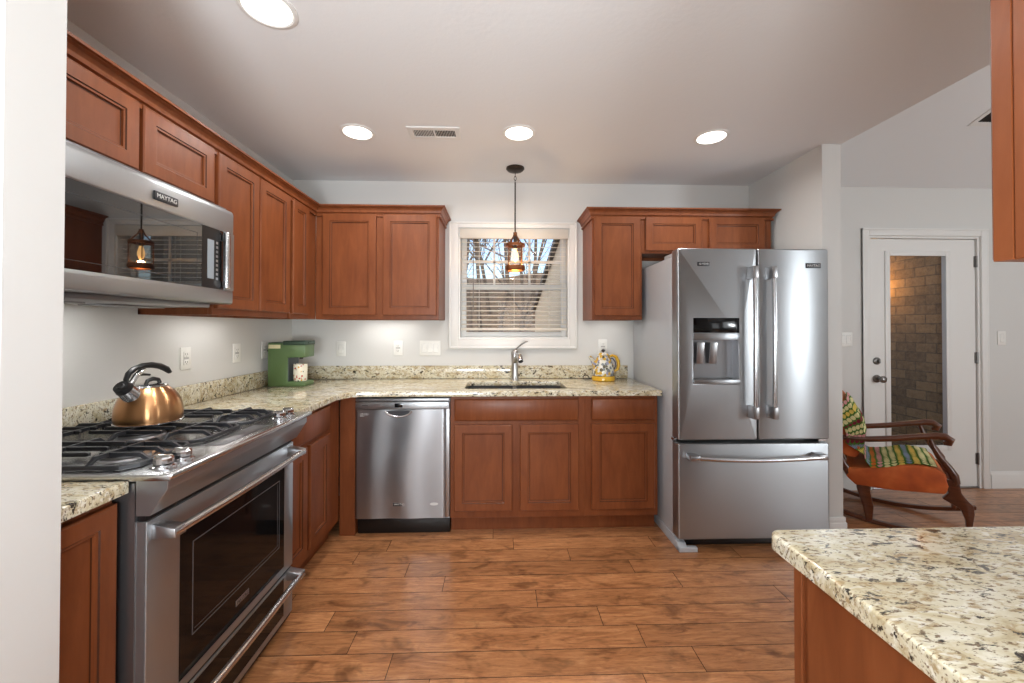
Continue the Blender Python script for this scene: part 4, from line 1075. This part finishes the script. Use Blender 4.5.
pl = bpy.data.lights.new('pendant_lamp', 'POINT'); pl.energy = 5.0; pl.color = (1, 0.60, 0.28); pl.shadow_soft_size = 0.02
o = bpy.data.objects.new('pendant_lamp', pl); C.objects.link(o); o.location = (0.111, 2.876, CE+zt-0.15)

# under-cabinet strip lights
GU = 'under-cabinet light bars'
def strip(loc, rz, Ln, label, power):
    t = thing('under_cabinet_light', label, 'light bar', loc, rz, GU)
    m = MB().box(-Ln/2, Ln/2, -0.03, 0.03, -0.010, 0.0, 0.003); m.build('housing', M_BADGE, t)
    m = MB().box(-Ln/2+0.02, Ln/2-0.02, -0.018, 0.018, -0.0125, -0.0095, 0.001); m.build('diffuser', M_LENS, t)
    d = Vector((0, 0, -1))
    area('strip_lamp', (loc[0], loc[1], loc[2]-0.02), d, Ln*0.8 if rz == 0 else 0.03, 0.03 if rz == 0 else Ln*0.8, power*0.4, WARM)
strip((-0.86, D-0.14, ZU+0.0215), 0, 0.45, 'slim light bar under the wall cabinet left of the window', 2.2)
strip((XL+0.16, 2.18, ZU+0.0215), R90, 0.45, 'slim light bar under the wall cabinet right of the microwave', 2.0)
strip((0.845, D-0.14, ZU+0.0215), 0, 0.25, 'slim light bar under the wall cabinet above the teapot', 0.8)

# ------------------------------------------------------------------ outlets and switches
def plate(name, label, cat, loc, rz, gang=1, kind='outlet', group='wall outlets and switches'):
    t = thing(name, label, cat, loc, rz, group)
    w = 0.070+0.046*(gang-1); h = 0.115
    m = MB().box(-w/2, w/2, -0.006, 0, -h/2, h/2, 0.0025, 2); m.build('cover_plate', M_PLASTIC, t)
    for g in range(gang):
        cx = (g-(gang-1)/2)*0.046
        m = MB().box(cx-0.0176, cx+0.0176, -0.0063, -0.004, -0.0342, 0.0342, 0.0005, 1); m.build('gap_shade', M_CAST if kind == 'switch' else M_SHADOWP, t)  # thin grey sheet, the gap's shade as colour round the face
        if kind == 'outlet':
            for dz in (-0.02, 0.02):
                m = MB().box(cx-0.0165, cx+0.0165, -0.0082, -0.005, dz-0.0145, dz+0.0145, 0.002); r = m.build('receptacle', M_PLASTIC, t)
                m = MB()
                for sx in (-0.007, 0.006): m.box(cx+sx-0.001, cx+sx+0.0012, -0.0086, -0.008, dz-0.003, dz+0.006)
                m.cyl((cx, -0.0086, dz-0.0085), (cx, -0.008, dz-0.0085), 0.0022, n=8)
                m.build('slot', M_SLOT, r)
        else:
            m = MB().prism([(-0.004, -0.033), (-0.0095, -0.033), (-0.0065, 0.0), (-0.0075, 0.033), (-0.004, 0.033)], 'x', cx-0.0165, cx+0.0165, 0.0015, 1); m.build('rocker', M_PLASTIC, t)
    return t
plate('wall_outlet', 'white outlet on the left wall between kettle and corner, nearest the range', 'outlet', (XL, 2.109, 1.155), R90)
t = plate('wall_outlet', 'white outlet with dark slots on the left wall, midway to the coffee maker', 'outlet', (XL, 2.508, 1.157), R90)
plate('wall_outlet', 'white outlet on the left wall just behind the coffee maker', 'outlet', (XL, 2.80, 1.160), R90)
plate('wall_switch', 'single white switch on the back wall near the corner', 'switch', (-1.242, D, 1.148), 0, 1, 'switch')
plate('wall_outlet', 'white outlet on the back wall between two switch plates', 'outlet', (-0.799, D, 1.154), 0)
plate('wall_switch', 'triple white switch plate left of the window', 'switch', (-0.549, D, 1.153), 0, 3, 'switch')
plate('wall_outlet', 'white outlet on the back wall above the floral teapot', 'outlet', (0.825, D, 1.165), 0)
plate('wall_switch', 'double white switch plate left of the glazed door', 'switch', (2.818, D, 1.222), 0, 2, 'switch')
plate('wall_switch', 'single white switch right of the glazed door', 'switch', (4.142, D, 1.234), 0, 1, 'switch')

# ------------------------------------------------------------------ rocking chair and crochet throw (local x forward, y across, z up)
CH_LOC = Vector((2.786, 2.38, 0)); CH_ROT = radians(-42); CW = 0.47
ch = thing('rocking_chair', 'orange velvet rocking chair with carved dark wooden arms by the door', 'rocking chair', CH_LOC, CH_ROT)
def rock(x): return 0.425*(x+0.28)**2
for y in (0.0, CW):
    MB().tube([(-0.53, y, 0.553), (-0.45, y, 0.556), (-0.385, y, 0.562), (-0.262, y, 0.588), (-0.145, y, 0.620), (-0.066, y, 0.640), (-0.03, y, 0.640), (-0.006, y, 0.622), (-0.012, y, 0.602), (-0.038, y, 0.598)],
              [0.017, 0.020, 0.021, 0.022, 0.022, 0.024, 0.026, 0.025, 0.020, 0.012], 14, flat=0.9).build('armrest', M_DARKWOOD, ch)
    MB().tube([(-0.095, y, 0.615), (-0.080, y, 0.565), (-0.055, y, 0.510), (-0.018, y, 0.455), (0.006, y, 0.41), (0.012, y, 0.37), (0.0, y, 0.34)], [0.013, 0.016, 0.020, 0.024, 0.027, 0.027, 0.020], 14, flat=0.85).build('arm_post', M_DARKWOOD, ch)
    MB().prism([(-0.035, 0.385), (0.026, 0.385), (0.036, 0.312), (0.062, 0.272), (0.084, 0.249), (0.088, 0.20), (0.080, 0.128), (0.076, rock(0.07)+0.012), (0.054, rock(0.05)+0.012), (0.052, 0.15), (0.030, 0.218), (-0.046, 0.258), (-0.018, 0.296)], 'y', y-0.021, y+0.021, 0.006, 2).build('front_leg', M_DARKWOOD, ch)
    MB().prism([(-0.455, 0.30), (-0.385, 0.30), (-0.378, 0.215), (-0.361, 0.118), (-0.368, rock(-0.37)+0.012), (-0.402, rock(-0.40)+0.012), (-0.416, 0.105), (-0.447, 0.22)], 'y', y-0.020, y+0.020, 0.006, 2).build('rear_leg', M_DARKWOOD, ch)
    xs = [-0.60+0.77*q/20 for q in range(21)]
    MB().prism([(x, rock(x)) for x in xs]+[(x, rock(x)+0.026) for x in reversed(xs)], 'y', y-0.016, y+0.016, 0.004, 1).build('rocker', M_DARKWOOD, ch)
    MB().tube([(-0.635, y, 0.90), (-0.60, y, 0.78), (-0.565, y, 0.62), (-0.548, y, 0.48), (-0.522, y, 0.38), (-0.48, y, 0.30), (-0.43, y, 0.26)], [0.016, 0.018, 0.020, 0.020, 0.022, 0.024, 0.022], 12).build('back_post', M_DARKWOOD, ch)
MB().tube([(-0.39, 0.0, 0.12), (-0.39, CW, 0.12)], 0.012, 10).build('stretcher', M_DARKWOOD, ch)
MB().prism([(-0.498, 0.35), (-0.502, 0.29), (-0.451, 0.240), (-0.265, 0.252), (-0.03, 0.288), (-0.012, 0.34), (-0.03, 0.415), (-0.06, 0.436), (-0.123, 0.446), (-0.228, 0.428), (-0.324, 0.392), (-0.42, 0.362)], 'y', -0.024, CW+0.024, 0.014, 3).build('seat', M_VELVET, ch)
MB().prism([(-0.445, 0.425), (-0.428, 0.467), (-0.428, 0.532), (-0.412, 0.596), (-0.436, 0.682), (-0.487, 0.777), (-0.539, 0.849), (-0.583, 0.925), (-0.61, 0.945), (-0.635, 0.925), (-0.602, 0.81), (-0.555, 0.66), (-0.532, 0.52), (-0.53, 0.44), (-0.49, 0.42)], 'y', 0.0, CW, 0.014, 3).build('backrest', M_VELVET, ch)

def build_throw():
    # centre line: from the top of the back down to the seat and forward over it
    line = [(-0.505, 0.828), (-0.474, 0.783), (-0.424, 0.690), (-0.400, 0.600), (-0.410, 0.535), (-0.412, 0.47), (-0.400, 0.415), (-0.365, 0.398), (-0.318, 0.408), (-0.226, 0.440), (-0.123, 0.458), (-0.062, 0.450)]
    P = [Vector((x, 0, z)) for x, z in line]
    acc = [0]
    for a, b in zip(P, P[1:]): acc.append(acc[-1]+(b-a).length)
    def at(s):
        s *= acc[-1]
        for i in range(len(P)-1):
            if s <= acc[i+1]+1e-9: return P[i].lerp(P[i+1], (s-acc[i])/(acc[i+1]-acc[i]))
        return P[-1].copy()
    nu, nv = 170, 72
    m = MB(); bm = m.bm; uvl = bm.loops.layers.uv.new('UVMap'); V = []
    for i in range(nu):
        row = []
        for j in range(nv):
            s = i/(nu-1); v = j/(nv-1)
            p = sum((at(min(1, max(0, s+d))) for d in (-0.02, -0.01, 0, 0.01, 0.02)), Vector((0, 0, 0)))/5
            t = (at(min(1, s+0.02))-at(max(0, s-0.02))).normalized(); n = Vector((-t.z, 0, t.x))
            if n.x+n.z < 0: n = -n
            lo = -0.020+0.03*max(0, 1-s/0.45); hi = (CW-0.13)+(0.13)*min(1, max(0, (s-0.35)/0.2))
            y = lo+(hi-lo)*v+0.006*sin(17*s)
            k = abs(sin(pi*v*18))*0.6+abs(sin(pi*s*20))*0.4
            drop = 0.0
            if v < 0.12 and s > 0.55: drop = (0.12-v)*0.22*min(1, (s-0.55)/0.05)*max(0, 1-(s-0.60)/0.4)
            q = p+n*(0.003+0.007*k+0.003*sin(s*31+v*7))
            if s < 0.5 and v < 0.28:          # hangs round the near side of the backrest
                w = (0.28-v)/0.28; g = min(1, (0.5-s)/0.1)
                q = q+(-n*0.11*w+Vector((0.01, 0, -0.03))*w)*g; y = y*(1-g)+g*(-0.010-0.006*k)
            row.append(bm.verts.new(q+Vector((0, y, -drop))))
        V.append(row)
    for i in range(nu-1):
        for j in range(nv-1):
            f = bm.faces.new((V[i][j], V[i+1][j], V[i+1][j+1], V[i][j+1]))
            for l, (a, b) in zip(f.loops, ((i, j), (i+1, j), (i+1, j+1), (i, j+1))): l[uvl].uv = (a/(nu-1), b/(nv-1))
    bmesh.ops.recalc_face_normals(bm, faces=bm.faces[:])
    bmesh.ops.solidify(bm, geom=bm.faces[:], thickness=0.004)
    o = tag(m.build('crochet_throw', M_CROCHET, smooth=60), 'multicoloured crochet throw draped over the orange rocking chair', 'throw')
    o.location = CH_LOC; o.rotation_euler = (0, 0, CH_ROT)
build_throw()

# ------------------------------------------------------------------ outside
m = MB()
def hill(u, v):
    x = -14+30*u; y = 3.4+26*v
    z = -0.35+max(0, y-6)*0.235+0.25*sin(x*0.7+y*0.4)*min(1, max(0, y-6)/4)
    return (x, y, z)
m.grid(hill, 40, 40); o = m.build('ground_outside', M_LEAF); o['kind'] = 'structure'; o['label'] = 'leaf covered slope outside the window'
m = MB().box(4.3, 4.5, D+0.16, 6.2, -0.1, 3.2); structure('wall_brick_porch', m, M_BRICK, 'brown brick wall outside the glazed door')
m = MB().box(2.4, 4.3, D+0.16, 6.2, -0.15, -0.02); structure('porch_floor', m, M_CAST)
yA, zA = 3.9, 2.46+0.218*1.5; yB, zB = 9.0, 2.46-0.218*3.6
m = MB().prism([(yA, -0.3), (yB, -0.3), (yB, zB), (yA, zA)], 'x', 0.80, 0.92); o = structure('wall_porch_side', m, M_SIDING, 'beige siding outside the right half of the window')
m = MB().prism([(yA, zA), (yB, zB), (yB, zB+0.10), (yA, zA+0.10)], 'x', 0.74, 0.96, 0.004, 1); o = structure('trim_porch_fascia', m, M_FASCIA, 'dark sloping fascia outside the window')

def tree(x, y, h, r, seed, label):
    rnd = random.Random(seed); m = MB()
    z0 = hill((x+14)/30, (y-3.4)/26)[2]-0.1
    def limb(p, d, ln, rad, lev):
        pts = [p]; n = 5 if lev else 8; q = p; dd = d.copy()
        for i in range(n):
            dd = (dd+Vector((rnd.uniform(-1, 1), rnd.uniform(-1, 1), rnd.uniform(-0.4, 0.7)))*0.13).normalized()
            q = q+dd*(ln/n); pts.append(q)
        m.tube(pts, [rad*(1-0.75*i/n) for i in range(n+1)], 7 if lev < 2 else 4)
        if lev < 3:
            for k in range((9, 6, 5)[lev]):
                i = rnd.randint(2 if lev == 0 else 1, n); b = pts[i]
                nd = (dd*0.5+Vector((rnd.uniform(-1, 1), rnd.uniform(-1, 1), rnd.uniform(-0.1, 0.9)))).normalized()
                limb(b, nd, ln*rnd.uniform(0.35, 0.55), max(0.004, rad*(1-0.75*i/n)*0.6), lev+1)
    limb(Vector((x, y, z0)), Vector((0, 0, 1)), h, r, 0)
    tag(m.build('bare_tree', M_BARK), label, 'tree', 'bare trees outside the kitchen window')
tl = 'leafless grey tree on the slope outside the kitchen window'
for i, (x, y, h, r) in enumerate(((-1.15, 8.0, 5, 0.05), (-0.35, 9.0, 6, 0.06), (0.35, 10.0, 5.5, 0.05), (-1.9, 10.5, 6, 0.07), (0.0, 12, 7, 0.07), (-0.9, 12.5, 7, 0.07),
                                  (-2.2, 14, 8, 0.09), (0.75, 13.5, 7, 0.07), (-0.4, 15.5, 8, 0.08), (0.3, 17, 8, 0.09), (1.4, 16.5, 8, 0.08), (-1.5, 18, 9, 0.1))):
    tree(x, y, h, r, 20+i, tl)
pl = bpy.data.lights.new('brick_glow', 'POINT'); pl.energy = 12.0; pl.color = (1, 0.55, 0.2); pl.shadow_soft_size = 0.04  # added warm light imitating a lamp's reflection in the door glass
o = bpy.data.objects.new('brick_glow', pl); C.objects.link(o); o.location = (4.17, 4.42, 1.80)
